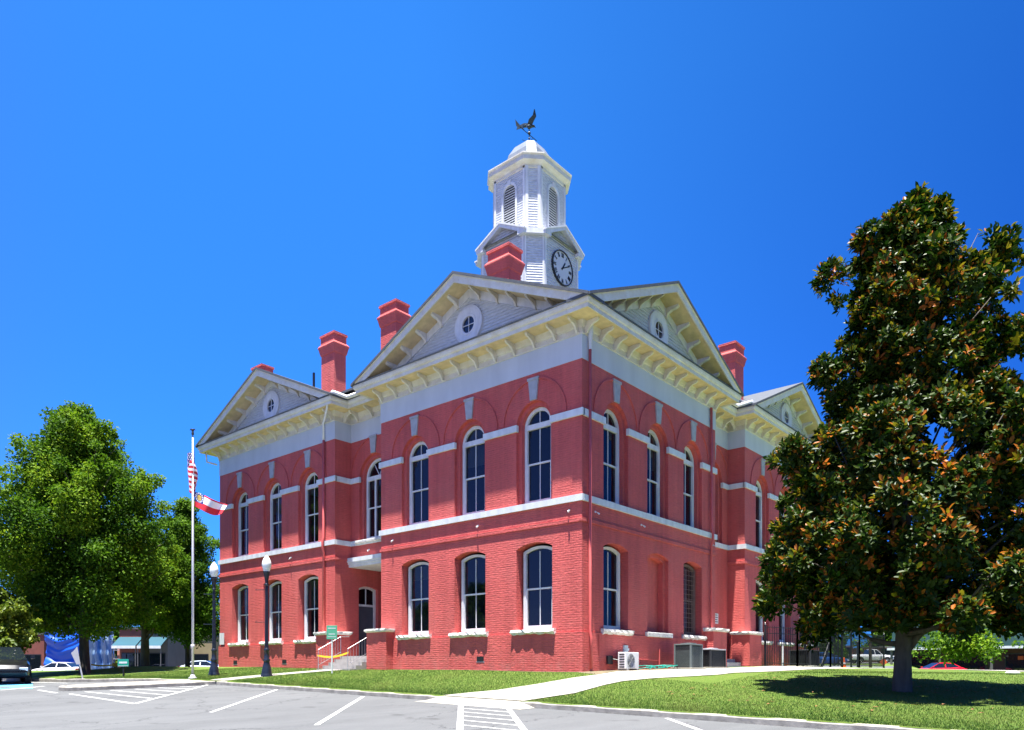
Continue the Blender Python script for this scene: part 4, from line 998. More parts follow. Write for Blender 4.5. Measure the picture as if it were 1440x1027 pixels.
def broad_tree(name, label, loc, hgt, rad, zlow, n, size, mat, tr=.23, seed=1, cat="tree", group=None, cdx=0, bark=None, nb=70, cone=.35):
    root = empty(name, loc); tag(root, label, cat, group); rg = random.Random(seed); blobs = []
    for i in range(nb):
        h = (i + .5) / nb; z = zlow + (hgt - zlow) * h; prof = math.sin(PI * min(1, (h * .80 + .20))) ** .6 * (1 - cone * h) 
        a = i * 2.4 + rg.uniform(-.4, .4); q = rg.uniform(.45, .98) if rg.random() < .8 else rg.uniform(0, .5)
        br_ = rad * rg.uniform(.13, .30) * (1 - .3 * h); r = max(0, rad * prof - br_ * .8) * q
        blobs.append((cdx + r * math.cos(a), r * math.sin(a), z - br_ * .3, br_))
    blobs += [(cdx + rg.uniform(-.15, .15) * rad, rg.uniform(-.15, .15) * rad, zlow + (hgt - zlow) * t, rad * .42 * (1.15 - t)) for t in (.2, .35, .5, .65, .8)]
    blobs.append((cdx + rg.uniform(-.3, .3), 0, hgt - rad * .12, rad * .14))
    for i in range(nb // 2):
        h = rg.uniform(.15, 1.0); a = rg.random() * 2 * PI; prof = math.sin(PI * min(1, (h * .80 + .20))) ** .6 * (1 - cone * h)
        r = rad * prof * rg.uniform(.95, 1.03); blobs.append((cdx + r * math.cos(a), r * math.sin(a), zlow + (hgt - zlow) * h + rg.uniform(0, .06) * rad, rad * rg.uniform(.05, .10)))
    tb = MB(); limbs(tb, (0, 0, -.4), (cdx * .6, 0, hgt * .82), tr, tr * .25, [b[:3] for b in blobs[::3]], rg); tb.build("trunk", bark or m_bark2, root, smooth=True)
    crown_small("crown", blobs, n, size, mat, root, seed); return root
lm1 = leafmat("oak_leaves", [(.022, .068, .004), (.065, .150, .006), (.140, .250, .010), (.27, .35, .02)], .6, .42, spec=.15)
lm2 = leafmat("yellow_green_leaves", [(.04, .085, .006), (.12, .18, .012), (.26, .28, .02)], .5, .4)
lm3 = leafmat("bright_green_leaves", [(.03, .085, .005), (.09, .19, .01), (.18, .30, .02)], .6, .45, spec=.15)
def base_at(px, t): x, y = ray(px, t); return (x, y, G(x, y))
T1 = broad_tree("oak_tree", "large round dark green oak tree at the left edge of the lawn", base_at(119.5, 34), 12.0, 4.5, 2.55, 170000, .125, lm1, .24, 11, cdx=-.95, nb=150, cone=.17)
T2 = broad_tree("oak_tree", "shaded middle tree with the thick trunk in front of the teal awnings", base_at(204, 44), 8.3, 2.9, 2.9, 60000, .13, lm1, .30, 12, nb=80)
T3 = broad_tree("oak_tree", "lighter green tree behind the flagpole with sky showing through its edge", base_at(264, 46), 10.3, 3.4, 2.3, 60000, .13, lm3, .16, 13, cdx=-.3, nb=90)
T0 = broad_tree("small_tree", "low yellow green tree overhanging the dark parked car", base_at(0, 31), 3.8, 1.9, 1.6, 10000, .15, lm2, .08, 14, nb=22)

# magnolia
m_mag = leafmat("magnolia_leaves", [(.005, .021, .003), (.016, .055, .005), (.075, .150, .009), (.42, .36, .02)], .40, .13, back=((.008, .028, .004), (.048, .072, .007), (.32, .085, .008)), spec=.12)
RX = np.array([math.cos(YAW), math.sin(YAW), 0]); FX = np.array([-math.sin(YAW), math.cos(YAW), 0]); UZ = np.array([0, 0, 1.0])
mx_, my_, mz_ = base_at(1268, 19.0)
MG = empty("magnolia_tree", (mx_, my_, mz_)); tag(MG, "tall magnolia with glossy green and rust brown leaves on the right hand lawn", "tree")
Lp_ = [(262, 1285), (285, 1256), (335, 1230), (385, 1186), (405, 1180), (450, 1194), (490, 1200), (525, 1162), (560, 1178), (600, 1176), (640, 1088), (670, 1108), (700, 1103), (740, 1078), (785, 1066), (820, 1090), (860, 1125), (885, 1190)]
Rp_ = [(262, 1300), (285, 1316), (320, 1334), (345, 1344), (365, 1350), (390, 1378), (430, 1402), (470, 1436), (520, 1442), (560, 1410), (600, 1440), (650, 1480), (740, 1500), (820, 1500), (860, 1470), (885, 1400)]
def ip(tab, y): return float(np.interp(y, [a for a, _ in tab], [b for _, b in tab]))
PXM = FPX / 19.0
rg = random.Random(5); mblobs = []
y = 345
while y < 872:
    L_, R_ = (1268 - ip(Lp_, y)) / PXM - .46, (ip(Rp_, y) - 1268) / PXM - .40; z = (HORY - y) / PXM - mz_
    mean = (L_ + R_) / 2; n_ = max(4, int(mean * 4.8)); a0 = rg.random() * 6
    for i in range(n_):
        a = a0 + 2 * PI * (i + rg.uniform(-.3, .3)) / n_; c_ = math.cos(a)
        rr = (R_ if c_ > 0 else L_) * c_ * c_ + mean * 1.08 * (1 - c_ * c_)
        b_ = rg.choice((.30, .38, .46, .54, .62)); r = max(0, rr * rg.uniform(.88, 1.0) - b_ * .9) * (1 if rg.random() < .72 else rg.uniform(.2, .8))
        mblobs.append((r * c_, r * math.sin(a), z + rg.uniform(-.25, .25), b_))
    y += 33
for px, py, d, b_ in ((1284, 302, 0, .36), (1318, 304, .1, .36), (1262, 325, -.2, .36), (1300, 318, .2, .4), (1402, 358, 0, .40), (1385, 385, .2, .45), (1410, 350, .1, .26), (1375, 400, 0, .45), (1172, 395, 0, .4), (1225, 340, 0, .4), (1152, 528, -.3, .35), (1175, 535, 0, .45), (1106, 645, -.5, .36), (1130, 655, 0, .5), (1094, 782, -.3, .26), (1122, 790, 0, .45), (1425, 480, 0, .4), (1432, 560, 0, .35),
                     (1120, 830, .4, .5), (1165, 862, .2, .45), (1220, 868, -1.6, .5), (1300, 850, -1.8, .5), (1380, 855, -1.5, .55), (1420, 845, -.8, .6)):
    mblobs.append(((px - 1268) / PXM, d, (HORY - py) / PXM - mz_, b_))
for px, py, d, b_ in ((1290, 274, 0, .16), (1296, 283, 0, .2), (1288, 286, 0, .2), (1322, 290, .1, .2), (1256, 312, -.1, .2), (1216, 345, 0, .22), (1340, 335, 0, .2), (1418, 335, 0, .2), (1398, 325, .1, .2), (1432, 372, 0, .2)):
    mblobs.append(((px - 1268) / PXM, d, (HORY - py) / PXM - mz_, b_))
for i in range(120):
    y = rg.uniform(360, 850); L_, R_ = (1268 - ip(Lp_, y)) / PXM - .28, (ip(Rp_, y) - 1268) / PXM - .25; a = rg.random() * 2 * PI; c_ = math.cos(a)
    rr = (R_ if c_ > 0 else L_) * c_ * c_ + (L_ + R_) * .54 * (1 - c_ * c_); mblobs.append(((rr + rg.uniform(-.12, .10)) * c_, (rr + .02) * math.sin(a), (HORY - y) / PXM - mz_, rg.uniform(.15, .24)))
for i in range(34):
    a = rg.random() * 2 * PI; q = rg.uniform(.6, 3.6); mblobs.append((q * math.cos(a), q * math.sin(a), rg.uniform(1.55, 2.5) + .1 * (3.6 - q), rg.uniform(.35, .55)))
fit = []
for (bx, bd, bz, br_) in mblobs:                       # keep the low skirt of boughs clear of the side wall
    k_ = (19 + bd) / 19; yy = HORY - (bz + mz_) / k_ * PXM
    lo, hi_ = -(1268 - ip(Lp_, yy)) / PXM * k_ + br_ * .95 + .12, (ip(Rp_, yy) - 1268) / PXM * k_ - br_ * .95 - .12
    fit.append((max(bx, min(lo - .18, 0)) if yy > 690 else bx, bd, bz, br_))
mblobs = fit
B = np.array(mblobs); rng = np.random.default_rng(3)
W3 = lambda a: a[:, :1] * RX + a[:, 1:2] * FX + a[:, 2:3] * UZ
nr = 16500; wg = B[:, 3] ** 2; wg /= wg.sum(); idx = rng.choice(len(B), nr, p=wg); d = unit(rng.normal(size=(nr, 3)) + np.array([0, 0, .25]))
outw = unit(B[idx, :3] * np.array([1, 1, 0]) + 1e-6); d = unit(d + outw * .35)
P = B[idx, :3] + d * (B[idx, 3] * (1 - .45 * rng.random(nr) ** 1.5))[:, None]
ax = unit(d * .7 + outw * .35 + np.array([0, 0, .75])); ax = W3(ax); Pw = W3(P)
K = 9; t1 = unit(np.cross(ax, rng.normal(size=(nr, 3)))); t2 = np.cross(ax, t1)
Ps, Ds, Ns, Vv = [], [], [], []
for k in range(K):
    ph = 2 * PI * k / K + rng.uniform(-.3, .3, nr); rad_ = t1 * np.cos(ph)[:, None] + t2 * np.sin(ph)[:, None]
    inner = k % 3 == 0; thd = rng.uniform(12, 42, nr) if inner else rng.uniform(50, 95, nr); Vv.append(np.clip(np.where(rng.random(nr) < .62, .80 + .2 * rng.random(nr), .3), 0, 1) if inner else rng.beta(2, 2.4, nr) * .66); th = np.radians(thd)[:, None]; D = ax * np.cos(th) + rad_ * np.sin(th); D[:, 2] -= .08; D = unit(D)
    Ns.append(unit(ax * np.sin(th) - rad_ * np.cos(th))); Ds.append(D); Ps.append(Pw + D * .02 + rng.normal(size=(nr, 3)) * .03)
P_, D_, N_ = map(np.concatenate, (Ps, Ds, Ns)); nn_ = len(P_); Ls = .125 + .085 * rng.random(nn_)
V, Q = leaves(P_, D_, N_, Ls, Ls * .46, rng)
rv = np.tile(rng.random(nr), K); hi = np.clip(B[np.tile(idx, K), 2] / 12, 0, 1)
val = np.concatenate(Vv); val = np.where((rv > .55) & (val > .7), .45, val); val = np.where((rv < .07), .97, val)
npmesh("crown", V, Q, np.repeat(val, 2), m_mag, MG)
tb = MB(); tg = [tuple(float(q) for q in W3(B[i:i + 1, :3] * np.array([.85, .85, 1]))[0]) for i in range(0, len(B), 5)]
limbs(tb, (0, 0, -.5), (.15, .1, 11.2), .225, .04, tg, rg, .1)
lim = [np.array([0, 0, .9]), np.array([.35, 0, 1.35]), np.array([.9, -.1, 1.95]), np.array([1.7, -.1, 2.45]), np.array([2.6, -.2, 3.1])]
tb.tube([tuple(p[0] * RX + p[1] * FX + p[2] * UZ) for p in lim], [.14, .11, .09, .06, .03], 8)
tb.build("trunk", m_bark, MG, smooth=True)

# more distant trees
x_, y_ = ray(1400, 46)
RT = broad_tree("maple_tree", "thin trunked young tree with bright low leaves at the right edge", (x_, y_, G(x_, y_)), 3.5, 3.4, 1.7, 4200, .2, lm1, .09, 21, cdx=-1.8, nb=26)
far_sp = [(1172, 100, 6.5, 3.0), (1240, 125, 8, 5), (1110, 120, 9, 5), (1330, 130, 11, 7), (1420, 120, 12, 7), (1560, 110, 12, 7)]
labs = ["small pale tree seen through the gap beside the iron fence", "distant tree behind the white pickup", "distant tree beyond the courthouse yard fence", "distant tree above the teal shop roof behind the magnolia", "tall distant tree at the right edge above the teal roof", "distant tree past the right edge of the shops"]
ft = None
for i, (px, t, h, r) in enumerate(far_sp):
    x, y = ray(px, t); z = HL(x, y)
    if ft is None: ft = broad_tree("distant_tree", labs[0], (x, y, z), 10, 4.5, 1.5, 9000, .38, lm1, .2, 31, nb=30, group="trees behind the far shops"); o = ft
    else: o = copy_tree(ft); o['label'] = labs[i]
    o.location = (x, y, z); o.scale = (r / 4.5, r / 4.5, h / 10); o.rotation_euler.z = i * 1.3
ll = [(-30, 95, 9, 6), (60, 110, 9, 7), (150, 105, 8, 6), (240, 100, 8.5, 6), (300, 120, 8, 6), (-160, 90, 10, 7)]
for i, (px, t, h, r) in enumerate(ll):
    x, y = ray(px, t); o = copy_tree(ft); o.location = (x, y, HL(x, y)); o.scale = (r / 4.5, r / 4.5, h / 10); o.rotation_euler.z = i * 2.1
    o['label'] = ["distant tree behind the oak at the left edge", "distant tree behind the blue tarpaulin", "distant tree behind the teal awnings", "distant tree behind the tan building", "distant tree behind the parked patrol car", "distant tree out past the left edge"][i]; o['group'] = "trees behind the shops on the left"
# the row of trees across the street that the window glass mirrors
for i, (x, y, h, r) in enumerate([(-104, -44, 13, 8), (-90, -50, 12, 8), (-76, -46, 13, 8), (-62, -51, 12, 8), (-49, -47, 13, 7), (-36, -52, 11, 7), (-22, -50, 12, 8), (-6, -54, 12, 8), (66, 22, 9, 7), (70, 45, 9, 7)]):
    o = copy_tree(ft); o.location = (x, y, HA(x, y) - .5); o.scale = (r / 4.5, r / 4.5, h / 10); o.rotation_euler.z = i * .9
    o['label'] = "dark tree across the street mirrored in the courthouse windows"; o['group'] = "trees across the street mirrored in the glass"

# grass blades near the kerb and the lawn surface
rng = np.random.default_rng(9); pts = []
nb_ = 150000
gx = rng.uniform(-19, 14, nb_ * 2); gy = -6.3 + rng.random(nb_ * 2) ** 2.0 * 16
ok = []
def inpath(x, y):
    if -12.35 < x < -10.9 and y < -.8: return True
    if -6.27 < y < 1 and x > float(np.interp(y, [q[1] for q in Lp[:6]], [q[0] for q in Lp[:6]])) - .03 and x < float(np.interp(y, [q[1] for q in Rp[:6]], [q[0] for q in Rp[:6]])) + .03: return True
    return False
gz = np.empty(len(gx)); keep = np.zeros(len(gx), bool)
for i in range(len(gx)):
    x, y = gx[i], gy[i]; yb = YB(x)
    y = y + (yb + 6.3); gy[i] = y
    if y < yb + .13 or inpath(x, y) or (y > -.2 and x < 4.6): continue
    keep[i] = True; gz[i] = HL(x, y)
gx, gy, gz = gx[keep], gy[keep], gz[keep]; m_ = len(gx)
P = np.stack([gx, gy, gz], 1); h = (.022 + .03 * rng.random(m_) ** 1.5)[:, None]; a = rng.uniform(0, 2 * PI, m_); S = np.stack([np.cos(a), np.sin(a), 0 * a], 1) * .0045
lean = rng.normal(size=(m_, 3)) * .35; lean[:, 2] = 1
T_ = P + unit(lean) * h
V = np.stack([P - S, P + S, T_ + S * .25, T_ - S * .25], 1).reshape(-1, 3); Q = np.arange(m_ * 4).reshape(-1, 4)
gmat = leafmat("grass_blades", [(.028, .084, .008), (.062, .130, .013), (.15, .175, .038)], .6, .3)
pat = .5 + .28 * np.sin(gx * .9 + 2.1 * np.sin(gy * .8)) * np.sin(gy * 1.3 + gx * .35) + .16 * np.sin(gx * 3.1 + gy * 2.3)
rootg = npmesh("grass", V, Q, np.clip(pat + .3 * (rng.random(m_) - .5), 0, 1), gmat, None); tag(rootg, "mown green lawn grass between the kerb and the courthouse", "grass", kind='stuff')
# fallen brown leaves under the magnolia
fl = MB()
for i in range(150):
    x = mx_ + rg.uniform(-4.5, 4.2); y = my_ + rg.uniform(-5, 2.5); z = HL(x, y) + .02; a = rg.random() * 6; q = rg.uniform(.05, .10)
    c_, s__ = math.cos(a) * q, math.sin(a) * q; fl.quad((x - c_, y - s__, z), (x + s__ * .4, y - c_ * .4, z + .015), (x + c_, y + s__, z + .01), (x - s__ * .4, y + c_ * .4, z + .02))
tag(fl.build("fallen_leaves", M("dry_brown_leaf", (.26, .12, .045), .7, .3, 9)), "dry brown magnolia leaves scattered over the shaded lawn", "leaves", kind='stuff')

# ------------------------------------------------------------------ flagpole, flags
fx, fy, fz_ = at(271, 954.5); TT = math.hypot(fx - CX, fy - CY)
def zpx(x, y, py):
    D = -(x - CX) * math.sin(YAW) + (y - CY) * math.cos(YAW); return (HORY - py) / FPX * D
FP = empty("flagpole", (fx, fy, fz_)); tag(FP, "tall silver flagpole by the kerb with a small eagle on top", "flagpole")
zt = zpx(fx, fy, 612) - fz_; s = MB(); s.tube([(0, 0, -.2), (0, 0, zt * .4), (0, 0, zt)], [.05, .042, .026], 12); s.build("pole", m_galv, FP, smooth=True)
s = MB(); s.lathe([(.16, 0), (.16, .03), (.10, .07), (.07, .16)], seg=14); s.tube([(0, 0, 1.15), (0, 0, 1.3)], .075, 10); s.build("base_collar", m_galv, FP, smooth=True)
s = MB(); s.ball((0, 0, zt + .04), .05); s.tube([(0, 0, zt + .06), (0, 0, zt + .2)], [.05, .03], 8); s.ball((0, 0, zt + .2), .045)
for q in (-1, 1): s.tube([(0, 0, zt + .15), tuple(RX * q * .07 + UZ * (zt + .23)), tuple(RX * q * .11 + UZ * (zt + .18))], [.03, .03, .01], 6)
s.build("eagle_finial", M("dark_bronze", (.05, .05, .055), .4, .1, 4, metal=.5), FP)
s = MB(); s.tube([(.08, .0, 1.3), (.075, 0, zt - .1)], .008, 4); s.tube([(.06, 0, 1.3), (.14, 0, 1.3)], .01, 4); s.tube([(0.0, 0, 1.25), (.0, .0, 1.3)], .07, 8); s.build("halyard", m_trim, FP)
fw = M("flag_white", (.78, .78, .78), .7, .03, 4); frd = M("flag_red", (.62, .02, .035), .7, .06, 4); fb = M("flag_blue", (.018, .03, .17), .7, .06, 4); fg = M("flag_gold", (.70, .46, .05), .6, .05, 4)
def flag(name, label, fn, nu, nv, colf, mats):
    mb = MB()
    for i in range(nu + 1):
        for j in range(nv + 1): mb.v.append(tuple(fn(i / nu, j / nv)))
    for i in range(nu):
        for j in range(nv):
            mb.f.append((i * (nv + 1) + j, (i + 1) * (nv + 1) + j, (i + 1) * (nv + 1) + j + 1, i * (nv + 1) + j + 1)); mb.m.append(colf((i + .5) / nu, (j + .5) / nv))
    o = mb.build(name, mats, smooth=True); so_ = o.modifiers.new("cloth", 'SOLIDIFY'); so_.thickness = .004; tag(o, label, "flag"); return o
PXF = FPX / (-(fx - CX) * math.sin(YAW) + (fy - CY) * math.cos(YAW))
def pf(px, py, d=0): return Vector((fx, fy, 0)) + Vector(RX) * ((px - 271) / PXF) + Vector(FX) * d + Vector((0, 0, (HORY - py) / PXF))
# limp flag: hangs in folds close to the pole; u along the fly, v down the hoist
def us(u, v):
    y0 = 632 + 46 * v; px = 272.5 + u * (7.5 + 3 * math.sin(v * 5)) * math.cos(u * 7) + (-7.5 * math.sin(min(1, u * 1.3) * PI / 2) + 4 * v * u)
    return pf(px, y0 + 22 * u ** 1.2 + 2 * math.sin(u * 12), .05 + .09 * math.sin(u * 14 + v * 2) * (.3 + u))
def uscol(u, v):
    if u < .4 and v < 7 / 13:
        a, b = int(u / .4 * 11), int(v / (7 / 13) * 9); fu, fv = (u / .4 * 11) % 1, (v / (7 / 13) * 9) % 1
        return 0 if (a + b) % 2 == 0 and .2 < fu < .85 and .2 < fv < .85 and a < 11 else 2
    return 1 if int(v * 13) % 2 == 0 else 0
flag("national_flag", "limp red and white striped flag with blue starred canton at the pole top", us, 88, 78, uscol, [fw, frd, fb])
def ga(u, v):
    a = pf(273, 691 + 21 * v); b = pf(319 - 6 * v, 711.5 + 14 * v); p = a.lerp(b, u)
    return p + Vector(FX) * (.10 * math.sin(u * 9 + v * 1.5) * (.3 + u) + .02) + Vector((0, 0, .05 * math.sin(u * 7 + 1) * u - .10 * math.sin(u * PI) * (v - .3)))
def gacol(u, v):
    v = .26 + .74 * v
    if u < .30 and v < 2 / 3 + .06:
        x, y = (u - .15) / .15, (v - .48) / .26; r = math.hypot(x, y); a = math.atan2(y, x)
        if .62 < r < .86 and (a / (2 * PI) * 13) % 1 < .55: return 0
        if r < .5 and (abs(y + .3) < .12 or abs(abs(x) - .32) < .09 and y > -.35 or abs(y - .38) < .1 or abs(x) < .1): return 3
        return 2
    return 1 if v < 1 / 3 or v > 2 / 3 else 0
flag("state_flag", "flying state flag with red and white bars and gold emblem on blue canton", ga, 100, 60, gacol, [fw, frd, fb, fg])

# ------------------------------------------------------------------ street lamps
m_globe = M("opal_glass_globe", (.80, .82, .80), .25, .03, 3, spec=.6)
def lamp(loc):
    r = empty("street_lamp", loc); h = 4.12; ft_ = MB()
    ft_.lathe([(.205, -.1), (.205, .05), (.185, .08), (.18, .11), (.17, .2), (.14, .32), (.105, .46), (.105, .5), (.12, .53), (.12, .57), (.09, .62), (.085, .86), (.1, .88), (.1, .92), (.07, .97)], seg=16); ft_.build("base", m_lampblk, r, smooth=True)
    s = MB(); n_ = 16
    for i in range(n_):
        a, b = 2 * PI * i / n_, 2 * PI * (i + 1) / n_; m = (a + b) / 2
        for (p, q, rr0, rr1) in ((a, m, 1, .86), (m, b, .86, 1)):
            s.quad((.07 * rr0 * math.cos(p), .07 * rr0 * math.sin(p), .95), (.07 * rr1 * math.cos(q), .07 * rr1 * math.sin(q), .95), (.05 * rr1 * math.cos(q), .05 * rr1 * math.sin(q), 3.1), (.05 * rr0 * math.cos(p), .05 * rr0 * math.sin(p), 3.1))
    s.lathe([(.05, 3.08), (.075, 3.1), (.075, 3.14), (.055, 3.18), (.065, 3.3), (.09, 3.42), (.105, 3.5), (.12, 3.53), (.12, 3.57), (.08, 3.58)], seg=14); s.build("pole", m_lampblk, r, smooth=False)
    g = MB(); g.lathe([(.10, 3.56), (.135, 3.66), (.165, 3.78), (.16, 3.88), (.125, 3.98), (.09, 4.04), (.07, 4.06), (.055, 4.09), (.01, 4.13)], seg=14); g.build("globe", m_globe, r, smooth=True)
    b = MB(); u = Vector((math.cos(YAW), math.sin(YAW), 0))
    for zz in (2.95, 1.85): b.tube([(0, 0, zz), tuple(-u * .38 + Vector((0, 0, zz)))], .012, 5); b.ball(tuple(-u * .38 + Vector((0, 0, zz))), .022)
    b.build("banner_arm", m_lampblk, r)
    return r
x, y, z = at(375, 951.5); l1 = lamp((x, y, z)); l1.scale = (1.06, 1.06, 1.105); tag(l1, "nearer black acorn street lamp on the lawn before the left pavilion", "street lamp", "acorn globe street lamps")
l2 = copy_tree(l1); x, y, z = at(301, 949.5); l2.location = (x, y, z); l2['label'] = "farther black acorn street lamp right of the flagpole at the building corner"
# signs
x, y, z = at(467, 947.5)
sg = empty("parking_sign", (x, y, z)); tag(sg, "small green and white sign on a post in front of the porch steps", "sign")
D = -(x - CX) * math.sin(YAW) + (y - CY) * math.cos(YAW); ht = (947.5 - 880) / FPX * D
s = MB(); s.tube([(0, 0, -.3), (0, 0, ht - .02)], .032, 8); s.build("post", m_trim, sg)
m_sgreen = M("faded_green_sign", (.10, .40, .24), .5, .08, 5)
s = MB(); k = 1
frS = lambda a, d, zz: tuple(Vector(RX) * a + Vector(FX) * d + Vector((0, 0, zz)))
s.box(-.20, .20, -.045, -.03, ht - .52, ht, 0, frS); s.build("panel", m_sgreen, sg, bevel=.004)
s = MB(); s.box(-.15, .15, -.048, -.046, ht - .12, ht - .09, 0, frS); s.box(-.12, .12, -.048, -.046, ht - .34, ht - .31, 0, frS); s.box(-.16, .16, -.048, -.046, ht - .44, ht - .42, 0, frS); s.build("lettering", m_trim, sg)
x, y, z = at(174, 951.5); sg = empty("garden_sign", (x, y, z)); tag(sg, "green rectangular sign with white stripe on a dark post near the lawn edge", "sign")
D = -(x - CX) * math.sin(YAW) + (y - CY) * math.cos(YAW); kq = D / FPX
s = MB(); s.tube([(0, 0, -.2), (0, 0, 24 * kq)], .04, 6); s.build("post", m_black, sg)
s = MB(); s.box(-7.6 * kq, 7.6 * kq, -.05, -.02, 14 * kq, 24.5 * kq, 0, frS); s.build("panel", M("green_sign_paint", (.02, .33, .24), .5, .05, 3), sg)
s = MB(); s.box(-5.6 * kq, 5.6 * kq, -.054, -.051, 18.2 * kq, 20.8 * kq, 0, frS); s.box(-7 * kq, 7 * kq, -.053, -.051, 14.5 * kq, 15.1 * kq, 0, frS); s.build("lettering", m_trim, sg)
x, y, z = at(117, 954.5); sg = empty("leaning_sign", (x, y, z)); tag(sg, "pale sign seen from behind leaning left beside the oak trunk", "sign")
D = -(x - CX) * math.sin(YAW) + (y - CY) * math.cos(YAW); kq = D / FPX
s = MB(); s.tube([(0, 0, -.1), frS(-9 * kq, 0, 40 * kq)], .03, 6); s.build("post", m_galv, sg)
s = MB(); s.prism([(-9 * kq, 20 * kq), (-3.5 * kq, 20 * kq), (-8 * kq, 45 * kq), (-12 * kq, 40 * kq), (-16.5 * kq, 36 * kq)], -.03, -.01, frS); s.build("panel", M("sign_back", (.45, .43, .43), .5, .05, 3), sg)

# ------------------------------------------------------------------ air conditioners, hose, yard
def condenser(name, label, x0, x1, y0, y1, h, mat, topmat, fins=True):
    zb = HL((x0 + x1) / 2, (y0 + y1) / 2); r = empty(name, ((x0 + x1) / 2, (y0 + y1) / 2, zb)); tag(r, label, "air conditioner"); w2, d2 = (x1 - x0) / 2, (y1 - y0) / 2
    p = MB(); p.box(-w2 - .12, w2 + .12, -d2 - .12, d2 + .12, -.1, .06); p.build("pad", m_conc, r, bevel=.01)
    b = MB(); b.box(-w2 + .02, w2 - .02, -d2 + .02, d2 - .02, .065, h - .05); b.build("coil", m_dark, r)
    f = MB()
    if fins:
        k = int(h / .035)
        for i in range(k): z = .1 + i * (h - .18) / k; f.box(-w2, w2, -d2, d2, z, z + .011)
    for q in (-1, 1):
        for e in (-1, 1): f.box(q * w2 - .03, q * w2 + .03, e * d2 - .03, e * d2 + .03, .06, h - .03)
    for q in (-.33, .33): f.box(w2 - .0, w2 + .012, q * d2 * 2 - .01, q * d2 * 2 + .01, .06, h - .04)
    f.build("grille", mat, r)
    t = MB(); t.box(-w2 - .03, w2 + .03, -d2 - .03, d2 + .03, h - .045, h); t.lathe([(.28, h), (.3, h + .03), (.05, h + .05)], seg=18); t.build("top_cover", topmat, r, bevel=.008)
    return r
m_acg = M("grey_green_metal", (.17, .20, .20), .45, .08, 4, metal=.2); m_acd = M("charcoal_metal", (.03, .033, .038), .45, .1, 4)
condenser("condenser_unit", "tall grey condenser unit with fine louvres against the right hand wall", .66, 1.30, 5.0, 5.88, .93, m_acg, m_acg)
condenser("condenser_unit", "shorter black condenser unit with a pale top beside the grey one", .62, 1.22, 6.75, 8.05, .76, m_acd, m_key)
zb = HL(.4, 2.4); r = empty("mini_split_unit", (.42, 2.16, zb)); tag(r, "small white mini split outdoor unit with round fan grille on the walkway edge", "air conditioner")
s = MB(); s.box(-.16, .16, -.42, .42, .05, .62); s.build("casing", m_gutter, r, bevel=.015)
s = MB(); s.lathe([(.01, 0), (.235, 0)], seg=28); s.v = [(.165, x - .1, .33 + y) for x, y, z in s.v]; s.build("fan_recess", M("fan_grey", (.16, .17, .18), .6, .1, 5), r)
s = MB()
for q in (.06, .10, .14, .18, .22): 
    s.tube([(.172, -.1 + q * math.cos(2 * PI * i / 24), .33 + q * math.sin(2 * PI * i / 24)) for i in range(25)], .005, 4, cap=False)
for i in range(8): s.tube([(.172, -.1, .33), (.172, -.1 + .23 * math.cos(i * PI / 4), .33 + .23 * math.sin(i * PI / 4))], .005, 4)
s.build("fan_guard", m_steel, r)
s = MB()
for i in range(6): s.box(-.10, .10, -.425, -.418, .1 + i * .085, .14 + i * .085)
s.build("side_vent", m_dark, r)
s = MB()
for q in (-.32, .32): s.box(-.2, .2, q - .04, q + .04, -.05, .05)
s.build("foot", m_stepc, r)
s = MB(); s.box(.0, .12, 1.35, 1.65, .22, .5); s.tube([(.06, 1.7, .4), (.25, 1.8, .35)], .02, 6); bx_ = s.build("junction_box", m_black, CH)
s = MB(); s.box(0, .11, 2.40, 2.64, .60, .88); s.tube([(.05, 2.5, .6), (.05, 2.5, .4)], .025, 6); s.box(.11, .13, 2.64, 2.68, .70, .78); s.build("electric_box", M("pale_blue_grey_box", (.42, .50, .55), .5, .05, 4), CH)
s = MB(); s.tube([(.06, .9, 1.2), (.06, .9, .5)], .012, 5); s.tube([(.06, 2.7, .42), (.06, 4.9, .38)], .014, 5); s.tube([(.10, 4.85, .8), (.1, 4.85, .05)], .03, 6); s.build("conduit", dsm, CH)
hp_ = []
for i in range(260):
    t = i / 259; a = t * 46; rr = .22 + .13 * math.sin(t * 17); x = .55 + rr * math.cos(a) * .9; y = 3.0 + 2.0 * t + rr * math.sin(a) * 1.2; hp_.append((x, y, HL(x, y) + .05 + .10 * abs(math.sin(a * .5 + t * 9))))
s = MB(); s.tube(hp_, .016, 6); tag(s.build("garden_hose", M("teal_green_hose", (.02, .30, .23), .4, .1, 4), smooth=True), "teal green garden hose lying tangled along the wall", "hose")
